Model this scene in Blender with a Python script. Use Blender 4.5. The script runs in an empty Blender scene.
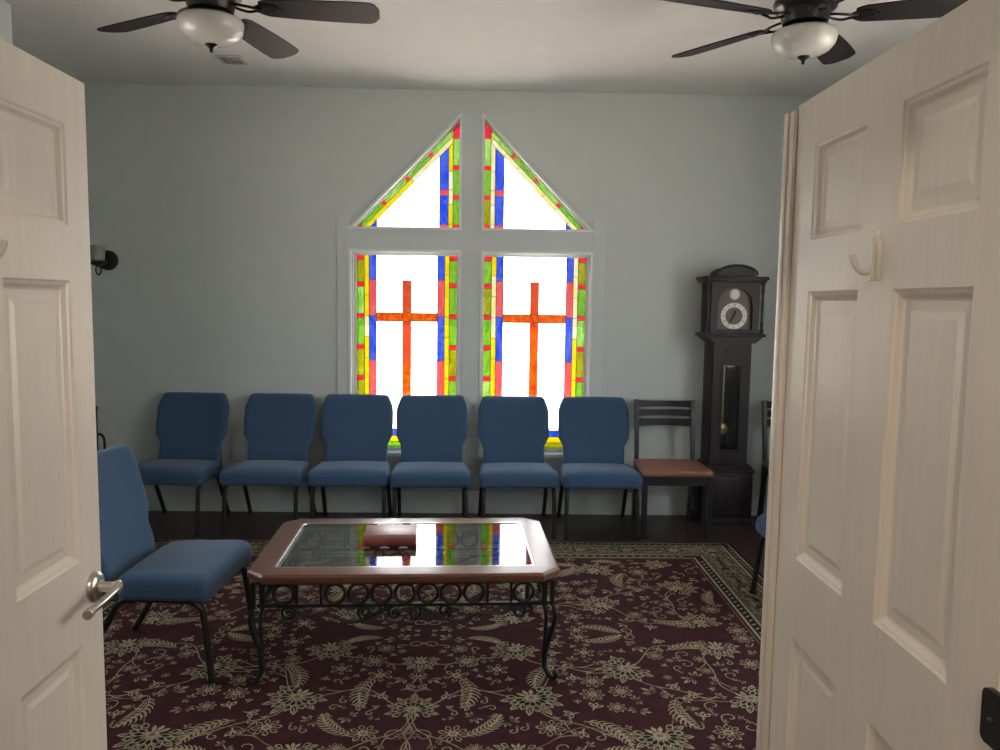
import bpy, bmesh, math, random
from mathutils import Vector, Matrix, noise

PI = math.pi
SC = bpy.context.scene
COL = SC.collection
SKY = 9.0         # strength of the overcast daylight outside

# ------------------------------------------------------------------ materials
def lin(c):
    return tuple(((x / 255) / 12.92 if x / 255 <= .04045 else ((x / 255 + .055) / 1.055) ** 2.4) for x in c)

def nodes_of(name):
    m = bpy.data.materials.new(name); m.use_nodes = True
    nt = m.node_tree
    return m, nt, nt.nodes, nt.links

def mat(name, col, rough=.5, metal=0, var=.12, scale=8, bump=0, bscale=60, stretch=None, spec=.5, coat=0, sheen=0, crough=.15):
    m, nt, N, L = nodes_of(name)
    b = N['Principled BSDF']
    b.inputs['Roughness'].default_value = rough
    b.inputs['Metallic'].default_value = metal
    b.inputs['Specular IOR Level'].default_value = spec
    b.inputs['Coat Weight'].default_value = coat
    b.inputs['Coat Roughness'].default_value = crough
    b.inputs['Sheen Weight'].default_value = sheen
    tc = N.new('ShaderNodeTexCoord'); mp = N.new('ShaderNodeMapping')
    L.new(tc.outputs['Object'], mp.inputs['Vector'])
    if stretch: mp.inputs['Scale'].default_value = stretch
    n = N.new('ShaderNodeTexNoise'); n.inputs['Scale'].default_value = scale; n.inputs['Detail'].default_value = 6
    L.new(mp.outputs['Vector'], n.inputs['Vector'])
    r = N.new('ShaderNodeValToRGB')
    e = r.color_ramp.elements
    e[0].position = .3; e[1].position = .7
    e[0].color = tuple(c * (1 - var) for c in col) + (1,)
    e[1].color = tuple(min(1, c * (1 + var)) for c in col) + (1,)
    L.new(n.outputs['Fac'], r.inputs['Fac']); L.new(r.outputs['Color'], b.inputs['Base Color'])
    if bump:
        n2 = N.new('ShaderNodeTexNoise'); n2.inputs['Scale'].default_value = bscale; n2.inputs['Detail'].default_value = 4
        L.new(mp.outputs['Vector'], n2.inputs['Vector'])
        bp = N.new('ShaderNodeBump'); bp.inputs['Strength'].default_value = bump; bp.inputs['Distance'].default_value = .004
        L.new(n2.outputs['Fac'], bp.inputs['Height']); L.new(bp.outputs['Normal'], b.inputs['Normal'])
    return m

def plank_mat(name, c1, c2, rough):
    m, nt, N, L = nodes_of(name)
    b = N['Principled BSDF']; b.inputs['Roughness'].default_value = rough
    tc = N.new('ShaderNodeTexCoord')
    br = N.new('ShaderNodeTexBrick'); br.inputs['Scale'].default_value = 1
    br.inputs['Brick Width'].default_value = 1.3; br.inputs['Row Height'].default_value = .13
    br.inputs['Mortar Size'].default_value = .002
    br.inputs['Color1'].default_value = c1 + (1,); br.inputs['Color2'].default_value = c2 + (1,)
    br.inputs['Mortar'].default_value = (.004, .003, .003, 1)
    L.new(tc.outputs['Object'], br.inputs['Vector'])
    mp = N.new('ShaderNodeMapping'); mp.inputs['Scale'].default_value = (2, 30, 1)
    n = N.new('ShaderNodeTexNoise'); n.inputs['Scale'].default_value = 2; n.inputs['Detail'].default_value = 8
    L.new(tc.outputs['Object'], mp.inputs['Vector']); L.new(mp.outputs['Vector'], n.inputs['Vector'])
    mx = N.new('ShaderNodeMixRGB'); mx.blend_type = 'MULTIPLY'; mx.inputs['Fac'].default_value = .6
    L.new(br.outputs['Color'], mx.inputs['Color1']); L.new(n.outputs['Fac'], mx.inputs['Color2'])
    L.new(mx.outputs['Color'], b.inputs['Base Color'])
    return m

def glass_mat(name, c1, c2, scale=14, stretch=(1, 1, 1), gloss=.04):
    """coloured sheet glass: daylight passes, tinted by the dye and streaked"""
    m, nt, N, L = nodes_of(name)
    N.remove(N['Principled BSDF'])
    out = N['Material Output']
    tr = N.new('ShaderNodeBsdfTransparent'); gl = N.new('ShaderNodeBsdfGlossy'); gl.inputs['Roughness'].default_value = .05
    tc = N.new('ShaderNodeTexCoord'); mp = N.new('ShaderNodeMapping'); mp.inputs['Scale'].default_value = stretch
    n = N.new('ShaderNodeTexNoise'); n.inputs['Scale'].default_value = scale; n.inputs['Detail'].default_value = 5
    n.inputs['Distortion'].default_value = 1.5
    L.new(tc.outputs['Object'], mp.inputs['Vector']); L.new(mp.outputs['Vector'], n.inputs['Vector'])
    r = N.new('ShaderNodeValToRGB'); e = r.color_ramp.elements
    e[0].position = .38; e[1].position = .62
    e[0].color = tuple(c1) + (1,); e[1].color = tuple(c2) + (1,)
    L.new(n.outputs['Fac'], r.inputs['Fac']); L.new(r.outputs['Color'], tr.inputs['Color'])
    fr = N.new('ShaderNodeFresnel'); ge = N.new('ShaderNodeNewGeometry')
    io = N.new('ShaderNodeMapRange'); io.inputs['To Min'].default_value = 1.5; io.inputs['To Max'].default_value = 1 / 1.5   # same reflectance on both faces of a sheet
    L.new(ge.outputs['Backfacing'], io.inputs['Value']); L.new(io.outputs['Result'], fr.inputs['IOR'])
    mx = N.new('ShaderNodeMixShader')
    L.new(fr.outputs['Fac'], mx.inputs['Fac']); L.new(tr.outputs['BSDF'], mx.inputs[1]); L.new(gl.outputs['BSDF'], mx.inputs[2])
    L.new(mx.outputs['Shader'], out.inputs['Surface'])
    return m

def dye(c, k=1.0):
    return tuple(min(1, v * k / SKY) for v in lin(c))

M = {}
M['wall'] = mat('wall_paint', (.50, .54, .535), .75, var=.02, bump=.05, bscale=120)
M['trimpaint'] = mat('casing_paint', (.51, .555, .56), .5, var=.02)
M['whiteframe'] = mat('window_frame_paint', (.72, .74, .73), .35, var=.02)
M['ceil'] = mat('ceiling_paint', (.70, .685, .66), .8, var=.02, bump=.05, bscale=90)
M['door'] = mat('cream_door_paint', (.67, .605, .53), .32, var=.03, scale=3, bump=.12, bscale=8, stretch=(22, 22, 1.2))
M['floor'] = plank_mat('dark_wood_floor', (.040, .024, .026), (.052, .029, .028), .38)
M['hallfloor'] = plank_mat('hall_wood_floor', (.10, .05, .03), (.13, .065, .04), .4)
M['hallwall'] = mat('hall_wall_paint', (.66, .60, .52), .7, var=.02)
M['fabric'] = mat('blue_upholstery', (.036, .078, .150), .9, var=.12, scale=260, bump=.25, bscale=420, spec=.2, sheen=.15)
M['leg'] = mat('bronze_black_steel', (.022, .018, .018), .4, metal=.4, var=.1)
M['chrome'] = mat('bright_steel', (.75, .75, .76), .18, metal=1, var=.03)
M['nickel'] = mat('satin_nickel', (.56, .52, .47), .28, metal=1, var=.05)
M['blackwood'] = mat('black_lacquered_wood', (.012, .012, .016), .38, var=.2, stretch=(10, 10, 1))
M['vinyl'] = mat('brown_vinyl', (.20, .085, .052), .42, var=.15, scale=30, bump=.1, bscale=200)
M['clockwood'] = mat('dark_mahogany', (.020, .012, .016), .48, var=.4, scale=5, stretch=(9, 9, 1), spec=.35)
M['dialplate'] = mat('dial_plate', (.075, .058, .05), .45, metal=.3, var=.1)
M['silver'] = mat('silvered_ring', (.42, .42, .40), .4, metal=.3, var=.06)
M['black'] = mat('matt_black', (.008, .008, .008), .6, var=.05)
M['brass'] = mat('brass', (.42, .30, .13), .3, metal=1, var=.08)
M['tablewood'] = mat('table_wood', (.115, .046, .026), .32, var=.3, scale=6, stretch=(2, 22, 22), coat=.2)
M['iron'] = mat('wrought_iron', (.012, .012, .015), .38, metal=.3, var=.3, scale=40, bump=.1, bscale=90)
M['bookcover'] = mat('maroon_leatherette', (.19, .030, .034), .42, var=.12, scale=60, bump=.05, bscale=300, spec=.7, coat=.9, crough=.38)
M['paper'] = mat('book_paper', (.62, .58, .50), .8, var=.08, stretch=(1, 1, 300))
M['fanblade'] = mat('fan_blade_walnut', (.010, .008, .009), .55, var=.25, scale=6, stretch=(2, 18, 18), spec=.2)
M['fanmetal'] = mat('fan_bronze', (.018, .015, .016), .32, metal=.6, var=.1)
M['opal'] = mat('opal_glass', (.46, .45, .425), .25, var=.03, scale=5)
M['vent'] = mat('vent_enamel', (.45, .45, .43), .5, var=.02)
M['sconce_glass'] = mat('frosted_shade', (.24, .24, .23), .5, var=.04)
M['plastic'] = mat('white_hook_plastic', (.64, .60, .54), .3, var=.03)
M['plate'] = mat('dark_bronze_plate', (.030, .026, .024), .4, metal=.5, var=.1)
M['bounce_strip'] = mat('pale_bounce_surface', (.78, .74, .70), .9, var=.06, scale=1.5)  # surface of the added reflector strip outside
M['ground'] = mat('dry_ground', (.27, .26, .24), .95, var=.15, scale=1.2)
M['came'] = mat('lead_came', (.10, .10, .10), .5, metal=.5, var=.1)

# rug wools
M['field'] = mat('rug_burgundy_wool', (.038, .0105, .0145), .95, var=.22, scale=16, bump=.5, bscale=300, spec=.1)
M['gold'] = mat('rug_gold_wool', (.27, .235, .150), .95, var=.22, scale=60, bump=.5, bscale=300, spec=.1)
M['rugdark'] = mat('rug_black_wool', (.018, .013, .016), .95, var=.2, scale=30, bump=.5, bscale=300, spec=.1)
M['rugolive'] = mat('rug_olive_wool', (.085, .072, .048), .95, var=.25, scale=60, bump=.5, bscale=300, spec=.1)
M['rugrose'] = mat('rug_rose_wool', (.20, .09, .075), .95, var=.2, scale=40, bump=.5, bscale=300, spec=.1)

# stained glass
G = {
    'clear': glass_mat('clear_glass', (.86, .88, .88), (.93, .94, .94), 3),
    'red': glass_mat('red_glass', dye((235, 15, 45)), dye((255, 50, 80)), 30),
    'green': glass_mat('green_glass', dye((95, 175, 15)), dye((150, 215, 70)), 16, (3, 3, .7)),
    'olive': glass_mat('olive_streaky_glass', dye((140, 132, 10)), dye((180, 200, 30)), 22, (3, 3, .7)),
    'lime': glass_mat('lime_glass', dye((105, 200, 30)), dye((190, 235, 130)), 14, (3, 3, .6)),
    'yellow': glass_mat('yellow_glass', dye((245, 215, 0)), dye((255, 238, 20)), 10),
    'cream': glass_mat('cream_glass', dye((252, 240, 130)), dye((255, 252, 225)), 8, (3, 3, .6)),
    'blue': glass_mat('blue_glass', dye((20, 70, 240)), dye((85, 110, 245)), 13, (2, 2, .8)),
    'salmon': glass_mat('salmon_glass', dye((232, 82, 92)), dye((250, 112, 116)), 12, (3, 3, .6)),
    'orange': glass_mat('orange_streaky_glass', dye((222, 62, 18)), dye((255, 125, 15)), 26, (1.2, 1.2, .8)),
    'coral': glass_mat('coral_glass', dye((226, 72, 40)), dye((240, 92, 52)), 20, (2, 2, .7)),
}
def thin_glass(name, tint, rough=.01):
    return glass_mat(name, tint, tint, 2)
M['tableglass'] = thin_glass('table_glass', (.86, .90, .89))
M['clockglass'] = thin_glass('clock_glass', (.93, .93, .93))

# ------------------------------------------------------------------ mesh builder
class MB:
    def __init__(s):
        s.v = []; s.f = []; s.mi = []
    def add(s, vs, fs, m=0, T=None):
        b = len(s.v)
        s.v += [tuple(T @ Vector(p)) if T is not None else tuple(p) for p in vs]
        s.f += [tuple(b + i for i in f) for f in fs]
        s.mi += [m] * len(fs)
        return s
    def bm(s, bm, m=0, T=None):
        bm.verts.index_update()
        s.add([v.co.copy() for v in bm.verts], [[v.index for v in f.verts] for f in bm.faces], m, T)
        bm.free(); return s
    def box(s, lo, hi, bevel=0, m=0, T=None, seg=2):
        bm = bmesh.new(); bmesh.ops.create_cube(bm, size=1)
        for v in bm.verts:
            v.co = Vector([(lo[i] + hi[i]) / 2 + v.co[i] * (hi[i] - lo[i]) for i in range(3)])
        if bevel:
            bmesh.ops.bevel(bm, geom=bm.edges[:], offset=bevel, segments=seg, affect='EDGES', profile=.5)
        return s.bm(bm, m, T)
    def tube(s, pts, r, n=10, m=0, T=None, cap=True, closed=False, sq=None):
        """swept tube; r a number or a list; sq=(a,b) gives a rectangular bar"""
        P = [Vector(p) for p in pts]; k = len(P)
        R = r if isinstance(r, (list, tuple)) else [r] * k
        vs = []; up = None
        for i, p in enumerate(P):
            if closed: t = (P[(i + 1) % k] - P[i - 1])
            else: t = P[min(i + 1, k - 1)] - P[max(i - 1, 0)]
            t.normalize()
            if up is None:
                up = Vector((0, 0, 1)) if abs(t.z) < .9 else Vector((0, 1, 0))
            a = up - t * up.dot(t)
            if a.length < 1e-5: a = t.orthogonal()
            a.normalize(); up = a; b = t.cross(a)
            if sq:
                for (x, y) in ((1, 1), (-1, 1), (-1, -1), (1, -1)):
                    vs.append(p + a * x * sq[0] + b * y * sq[1])
            else:
                for j in range(n):
                    q = 2 * PI * j / n
                    vs.append(p + (a * math.cos(q) + b * math.sin(q)) * R[i])
        if sq: n = 4
        fs = []
        for i in range(k if closed else k - 1):
            i2 = (i + 1) % k
            for j in range(n):
                j2 = (j + 1) % n
                fs.append((i * n + j, i * n + j2, i2 * n + j2, i2 * n + j))
        if cap and not closed:
            fs.append(tuple(range(n - 1, -1, -1))); fs.append(tuple((k - 1) * n + j for j in range(n)))
        return s.add(vs, fs, m, T)
    def lathe(s, prof, n=32, m=0, T=None):
        """profile of (radius, z) spun about z"""
        vs = []; fs = []; k = len(prof)
        for (r, z) in prof:
            for j in range(n):
                q = 2 * PI * j / n
                vs.append((max(r, 1e-5) * math.cos(q), max(r, 1e-5) * math.sin(q), z))
        for i in range(k - 1):
            for j in range(n):
                j2 = (j + 1) % n
                fs.append((i * n + j, i * n + j2, (i + 1) * n + j2, (i + 1) * n + j))
        fs.append(tuple(range(n - 1, -1, -1))); fs.append(tuple((k - 1) * n + j for j in range(n)))
        return s.add(vs, fs, m, T)
    def prism(s, poly, a, b, axis='y', m=0, T=None):
        """extrude a 2D polygon between a and b along an axis ((x,z) for y, (x,y) for z, (y,z) for x)"""
        def P(p, t):
            return {'y': (p[0], t, p[1]), 'z': (p[0], p[1], t), 'x': (t, p[0], p[1])}[axis]
        n = len(poly)
        vs = [P(p, a) for p in poly] + [P(p, b) for p in poly]
        fs = [tuple(range(n)), tuple(range(2 * n - 1, n - 1, -1))]
        fs += [(i, i + n, (i + 1) % n + n, (i + 1) % n) for i in range(n)]
        return s.add(vs, fs, m, T)
    def ring(s, outer, inner, a, b, axis='y', m=0, T=None):
        """extruded ring between two polygons with the same count"""
        def P(p, t):
            return {'y': (p[0], t, p[1]), 'z': (p[0], p[1], t), 'x': (t, p[0], p[1])}[axis]
        n = len(outer)
        vs = [P(p, a) for p in outer] + [P(p, a) for p in inner] + [P(p, b) for p in outer] + [P(p, b) for p in inner]
        fs = []
        for i in range(n):
            j = (i + 1) % n
            fs += [(i, j, n + j, n + i), (2 * n + j, 2 * n + i, 3 * n + i, 3 * n + j),
                   (j, i, 2 * n + i, 2 * n + j), (n + i, n + j, 3 * n + j, 3 * n + i)]
        return s.add(vs, fs, m, T)
    def build(s, name, mats, parent=None, smooth=35, loc=None, rot=None):
        me = bpy.data.meshes.new(name)
        me.from_pydata(s.v, [], s.f)
        mats = mats if isinstance(mats, (list, tuple)) else [mats]
        for q in mats: me.materials.append(q)
        for p, i in zip(me.polygons, s.mi): p.material_index = i
        bm = bmesh.new(); bm.from_mesh(me)
        bmesh.ops.recalc_face_normals(bm, faces=bm.faces[:]); bm.to_mesh(me); bm.free()
        if smooth:
            for p in me.polygons: p.use_smooth = True
            me.set_sharp_from_angle(angle=math.radians(smooth))
        o = bpy.data.objects.new(name, me); COL.objects.link(o)
        if parent is not None: o.parent = parent
        if loc is not None: o.location = loc
        if rot is not None: o.rotation_euler = rot
        return o

def tag(o, label=None, cat=None, group=None, kind=None):
    for k, v in (('label', label), ('category', cat), ('group', group), ('kind', kind)):
        if v: o[k] = v
    return o
def thing(name, label, cat, loc=(0, 0, 0), rz=0, group=None):
    o = bpy.data.objects.new(name, None); COL.objects.link(o)
    o.empty_display_size = .1; o.location = loc; o.rotation_euler = (0, 0, rz)
    return tag(o, label, cat, group)
def dup(src, loc, rz, label):
    r = src.copy(); COL.objects.link(r); r.location = loc; r.rotation_euler = (0, 0, rz); r['label'] = label
    for ch in src.children:
        c = ch.copy(); COL.objects.link(c); c.parent = r
        for g in ch.children:
            d = g.copy(); COL.objects.link(d); d.parent = c
    return r
def arc(cx, cy, r, a0, a1, n=14, ry=None):
    return [(cx + r * math.cos(math.radians(a0 + (a1 - a0) * i / n)), cy + (ry or r) * math.sin(math.radians(a0 + (a1 - a0) * i / n))) for i in range(n + 1)]
def smoothpath(pts, k=6):
    """Catmull-Rom through the points"""
    P = [Vector(p) for p in pts]; out = []
    for i in range(len(P) - 1):
        a, b, c, d = P[max(i - 1, 0)], P[i], P[i + 1], P[min(i + 2, len(P) - 1)]
        for j in range(k):
            t = j / k
            out.append(.5 * ((2 * b) + (c - a) * t + (2 * a - 5 * b + 4 * c - d) * t * t + (3 * b - a - 3 * c + d) * t ** 3))
    out.append(P[-1]); return out
def roundbox(size, r, n=10, fn=None):
    """rounded cushion: a subdivided cube pulled onto a rounded box, then deformed by fn"""
    bm = bmesh.new(); bmesh.ops.create_cube(bm, size=2)
    bmesh.ops.subdivide_edges(bm, edges=bm.edges[:], cuts=n, use_grid_fill=True)
    h = Vector(size) / 2; inn = [max(1e-4, h[i] - r) for i in range(3)]
    for v in bm.verts:
        p = Vector(v.co)
        # spread the grid so that enough rows fall in the rounded rim
        w = Vector([math.copysign(abs(p[i]) ** .75, p[i]) * h[i] for i in range(3)])
        q = Vector([max(-inn[i], min(inn[i], w[i])) for i in range(3)])
        d = w - q
        if d.length > 1e-6: w = q + d.normalized() * r
        v.co = fn(w) if fn else w
    return bm

# ------------------------------------------------------------------ room shell
D = 5.866; H = 3.112
XL, XB, XR = -3.35, -2.504, 2.75     # left wall, left closet wall, right wall
Y0 = .95                             # room face of the doorway wall
YB = 4.354                           # where the closet wall stops
WT = .16

def wall_with_holes(name, outline, holes, y0, y1, m):
    bm = bmesh.new(); edges = []
    for loop in [outline] + holes:
        vs = [bm.verts.new((x, y0, z)) for x, z in loop]
        edges += [bm.edges.new((vs[i], vs[(i + 1) % len(vs)])) for i in range(len(vs))]
    bmesh.ops.triangle_fill(bm, use_beauty=True, use_dissolve=False, edges=edges)
    # drop faces that filled the holes
    def inside(p, poly):
        c = False; n = len(poly)
        for i in range(n):
            (x1, z1), (x2, z2) = poly[i], poly[i - 1]
            if (z1 > p.z) != (z2 > p.z) and p.x < (x2 - x1) * (p.z - z1) / (z2 - z1) + x1: c = not c
        return c
    bad = [f for f in bm.faces if any(inside(f.calc_center_median(), h) for h in holes)]
    bmesh.ops.delete(bm, geom=bad, context='FACES_ONLY')
    r = bmesh.ops.extrude_face_region(bm, geom=bm.faces[:])
    for v in [g for g in r['geom'] if isinstance(g, bmesh.types.BMVert)]: v.co.y = y1
    mb = MB(); mb.bm(bm)
    return tag(mb.build(name, m, smooth=0), kind='structure')

def sbox(name, lo, hi, m, bevel=0):
    return tag(MB().box(lo, hi, bevel).build(name, m, smooth=0), kind='structure')

# window openings (x, z)
WIN = {
    1: [(-.997, .437), (-.183, .437), (-.183, 1.963), (-.997, 1.963)],
    2: [(-.030, .437), (.785, .437), (.785, 1.963), (-.030, 1.963)],
    3: [(-1.0, 2.117), (-.183, 2.117), (-.183, 2.945)],
    4: [(-.030, 2.117), (.785, 2.117), (-.030, 2.945)],
}
wall_with_holes('wall_back', [(XL - WT, 0), (XR + WT, 0), (XR + WT, H), (XL - WT, H)], list(WIN.values()), D, D + WT, M['wall'])
sbox('wall_left', (XL - WT, YB, 0), (XL, D, H), M['wall'])
sbox('wall_closet_end', (XL - WT, YB - WT, 0), (XB - WT, YB, H), M['wall'])
ADDED_WINDOWS = [(XR, 1.45, 2.6), (XR, 2.9, 4.05), (XB - WT, 2.85, 3.75)]  # unseen window openings, added to let more daylight in
SZ0, SZ1 = .85, 2.35
def side_wall(name, X, y1):
    ys = [Y0] + [v for q in ADDED_WINDOWS if q[0] == X for v in q[1:]] + [y1]; b = MB()
    for i in range(len(ys) - 1):
        if i % 2: b.box((X, ys[i], 0), (X + WT, ys[i + 1], SZ0)).box((X, ys[i], SZ1), (X + WT, ys[i + 1], H))
        else: b.box((X, ys[i], 0), (X + WT, ys[i + 1], H))
    tag(b.build(name, M['wall'], smooth=0), kind='structure')
side_wall('wall_right', XR, D)
side_wall('wall_closet', XB - WT, YB)
OPL, OPR, OPH = -.905, .765, 2.075
wall_with_holes('wall_front', [(XB - WT, 0), (OPL, 0), (OPL, OPH), (OPR, OPH), (OPR, 0), (XR + WT, 0), (XR + WT, H), (XB - WT, H)], [], Y0 - .13, Y0, M['wall'])
sbox('floor', (XL - WT, Y0 - .13, -.12), (XR + WT, D + WT, 0), M['floor'])
sbox('ceiling', (XL - WT, Y0 - .13, H), (XR + WT, D + WT, H + .12), M['ceil'])
# hall the photograph is taken from
sbox('floor_hall', (-1.75, -2.4, -.12), (1.65, Y0 - .13, 0), M['hallfloor'])
sbox('ceiling_hall', (-1.75, -2.4, 2.75), (1.65, Y0 - .13, 2.87), M['ceil'])
sbox('wall_hall_left', (-1.75, -2.4, 0), (-1.6, Y0 - .13, 2.75), M['hallwall'])
sbox('wall_hall_right', (1.5, -2.4, 0), (1.65, Y0 - .13, 2.75), M['hallwall'])
sbox('wall_hall_back', (-1.6, -2.4, 0), (1.5, -2.25, 2.75), M['hallwall'])

# baseboards: a flat board with a moulded top
def baseboard(name, p0, p1, nrm):
    p0, p1, nrm = Vector(p0), Vector(p1), Vector(nrm)
    prof = [(0, .001), (.016, .001), (.016, .125), (.012, .135), (.012, .145), (.006, .158), (.0, .165)]
    vs = [(p0 + nrm * a + Vector((0, 0, z))) for a, z in prof] + [(p1 + nrm * a + Vector((0, 0, z))) for a, z in prof]
    n = len(prof)
    fs = [tuple(range(n)), tuple(range(2 * n - 1, n - 1, -1))] + [(i, i + n, (i + 1) % n + n, (i + 1) % n) for i in range(n)]
    return tag(MB().add(vs, fs).build(name, M['trimpaint'], smooth=25), kind='structure')
baseboard('baseboard_back', (XL, D, 0), (XR, D, 0), (0, -1, 0))
baseboard('baseboard_left', (XL, YB, 0), (XL, D - .016, 0), (1, 0, 0))
baseboard('baseboard_closet', (XB, Y0, 0), (XB, YB, 0), (1, 0, 0))
baseboard('baseboard_right', (XR, Y0, 0), (XR, D - .016, 0), (-1, 0, 0))

# flat casing boards around the window group
cas = MB()
ct = .012
cas.box((-1.09, D - ct, .17), (-.997, D, 2.2), .003)
cas.box((.785, D - ct, .17), (.88, D, 2.2), .003)
cas.box((-.997, D - ct + .001, 1.963), (.785, D, 2.117), .002)
cas.box((-.183, D - ct + .001, .437), (-.030, D, 1.963), .002)
cas.box((-.183, D - ct + .001, 2.117), (-.030, D, 2.95), .002)
cas.box((-.997, D - ct + .001, .36), (.785, D, .437), .002)
tag(cas.build('trim_1', M['trimpaint'], smooth=0), kind='structure')

def inset(poly, d):
    """inset a convex CCW or CW polygon; d one number or one per edge i->i+1"""
    n = len(poly); d = d if isinstance(d, (list, tuple)) else [d] * n
    area = sum(poly[i][0] * poly[(i + 1) % n][1] - poly[(i + 1) % n][0] * poly[i][1] for i in range(n))
    sg = 1 if area > 0 else -1
    L = []
    for i in range(n):
        a, b = Vector(poly[i]), Vector(poly[(i + 1) % n]); t = (b - a).normalized()
        nn = Vector((-t.y, t.x)) * sg
        L.append((a + nn * d[i], t))
    out = []
    for i in range(n):
        (p, t), (q, u) = L[i - 1], L[i]
        den = t.x * u.y - t.y * u.x
        k = ((q - p).x * u.y - (q - p).y * u.x) / den
        out.append(tuple(p + t * k))
    return out

GY = D + .065          # plane of the stained glass
def clip(poly, nx, nz, c):
    """keep the side nx*x+nz*z <= c"""
    out = []
    for i in range(len(poly)):
        a, b = poly[i], poly[(i + 1) % len(poly)]
        da, db = nx * a[0] + nz * a[1] - c, nx * b[0] + nz * b[1] - c
        if da <= 0: out.append(a)
        if (da < 0 < db) or (db < 0 < da):
            t = da / (da - db); out.append((a[0] + (b[0] - a[0]) * t, a[1] + (b[1] - a[1]) * t))
    return out
GN = list(G.keys())
def make_window(k, frame_in):
    op = WIN[k]
    w = thing('window_%d' % k, None, None, (0, 0, 0)); tag(w, kind='structure')
    f = MB()
    f.ring(inset(op, -.004), inset(op, .013), D - ct - .010, D + .02)               # outer bead
    f.ring(inset(op, -.001), inset(op, [x * .55 for x in frame_in]), D + .018, D + .05)   # stepped stop
    f.ring(op, inset(op, frame_in), D + .045, D + WT - .01)                          # sash
    f.build('window_frame', M['whiteframe'], w, smooth=0)
    return w, inset(op, frame_in)
def glass(w, pieces, cames):
    g = MB()
    for name, poly in pieces:
        if len(poly) < 3: continue
        g.add([(x, GY, z) for x, z in poly], [tuple(range(len(poly)))], GN.index(name))
    o = g.build('stained_glass_pane', [G[n] for n in GN], w, smooth=0)
    c = MB()
    for (a, b, r) in cames:
        a, b = Vector((a[0], GY, a[1])), Vector((b[0], GY, b[1]))
        c.tube([a, b], r, sq=(r, r), cap=True)
    c.build('lead_came', M['came'], w, smooth=0)

def rectp(x0, x1, z0, z1): return [(x0, z0), (x1, z0), (x1, z1), (x0, z1)]
rng = random.Random(4)
def column(pieces, cames, x0, x1, zs, cols):
    for i in range(len(zs) - 1):
        pieces.append((cols[i], rectp(x0, x1, zs[i + 1], zs[i])))
        if i: cames.append(((x0, zs[i]), (x1, zs[i]), .0016))

for k in (1, 2):
    w, inn = make_window(k, [.05, .028 if k == 1 else .036, .035, .042 if k == 1 else .020])
    x0, x1, z0, z1 = inn[0][0], inn[1][0], inn[0][1], inn[2][1]
    P, C = [], []
    a, b, c = .056, .036, .053       # widths of the green, yellow and blue bands
    zb = [z0, z0 + .046, z0 + .092, z0 + .142]
    # outer bands left and right
    for side in (0, 1):
        X = (lambda t: x0 + t) if side == 0 else (lambda t: x1 - t)
        def xs(t0, t1): return (min(X(t0), X(t1)), max(X(t0), X(t1)))
        g0, g1 = xs(0, a); y0_, y1_ = xs(a, a + b); b0, b1 = xs(a + b, a + b + c)
        z = z1; zs = [z]; cols = []; i = 0
        while z > zb[1] + .02:
            step = .034 if i % 2 == 0 else .198
            if i == 1: step = .165
            z = max(zb[1], z - step); zs.append(z)
            cols.append('red' if i % 2 == 0 else rng.choice(['green', 'olive', 'lime', 'olive', 'green'])); i += 1
        column(P, C, g0, g1, zs, cols)
        z = z1; zs = [z]; cols = []; i = 0
        while z > zb[2] + .02:
            z = max(zb[2], z - (.14 if i == 0 else .155)); zs.append(z)
            cream = (k == 2) and ((side == 1 and i < 4) or (side == 0 and 0 < i < 4))
            cols.append('cream' if cream or (k == 1 and i == 3 and side == 0) else 'yellow'); i += 1
        column(P, C, y0_, y1_, zs, cols)
        zs = [z1, z1 - .18, z1 - .445, z1 - .78, z1 - 1.08, zb[3]]
        column(P, C, b0, b1, zs, ['blue', 'salmon', 'blue', 'salmon', 'blue'])
        for t in (a, a + b, a + b + c): C.append(((X(t), zb[1]), (X(t), z1), .0022))
    # nested bands along the bottom
    P += [('green' if k == 1 else 'olive', rectp(x0, x1, zb[0], zb[1])), ('yellow', rectp(x0 + a, x1 - a, zb[1], zb[2])), ('blue', rectp(x0 + a + b, x1 - a - b, zb[2], zb[3]))]
    C += [((x0, zb[1]), (x1, zb[1]), .002), ((x0 + a, zb[2]), (x1 - a, zb[2]), .002), ((x0 + a + b, zb[3]), (x1 - a - b, zb[3]), .002)]
    # centre field with the cross
    f0, f1 = x0 + a + b + c, x1 - a - b - c
    xc = (f0 + f1) / 2; hw = .032
    ctop, b1, b0 = z1 - .185, z1 - .424, z1 - .488
    cb = zb[3] + .16
    P += [('clear', rectp(f0, xc - hw, b1, ctop)), ('clear', rectp(xc + hw, f1, b1, ctop)), ('clear', rectp(f0, f1, ctop, z1)),
          ('clear', rectp(f0, xc - hw, zb[3], b0)), ('clear', rectp(xc + hw, f1, zb[3], b0)), ('clear', rectp(xc - hw, xc + hw, zb[3], cb)),
          ('coral', rectp(xc - hw, xc + hw, b1, ctop)), ('orange', rectp(f0, xc - hw, b0, b1)), ('orange', rectp(xc + hw, f1, b0, b1)),
          ('orange', rectp(xc - hw, xc + hw, b0, b1)), ('coral' if k == 1 else 'orange', rectp(xc - hw, xc + hw, z1 - .8, b0)), ('orange', rectp(xc - hw, xc + hw, cb, z1 - .8))]
    for x in (xc - hw, xc + hw): C.append(((x, cb), (x, ctop), .0018))
    for z in (b0, b1): C.append(((f0, z), (f1, z), .0018))
    C += [((f0, ctop), (f1, ctop), .0024), ((xc, ctop), (xc, z1), .0024), ((f0, z1 - .785), (xc - hw, z1 - .785), .0026), ((xc + hw, z1 - .785), (f1, z1 - .785), .0026), ((xc - hw, cb), (xc + hw, cb), .0014)]
    glass(w, P, C)
    sl = MB(); sl.box((inn[0][0] - .03, D - .02, .437), (inn[1][0] + .03, D + .05, .462), .003); sl.build('window_sill', M['whiteframe'], w, smooth=0)

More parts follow.
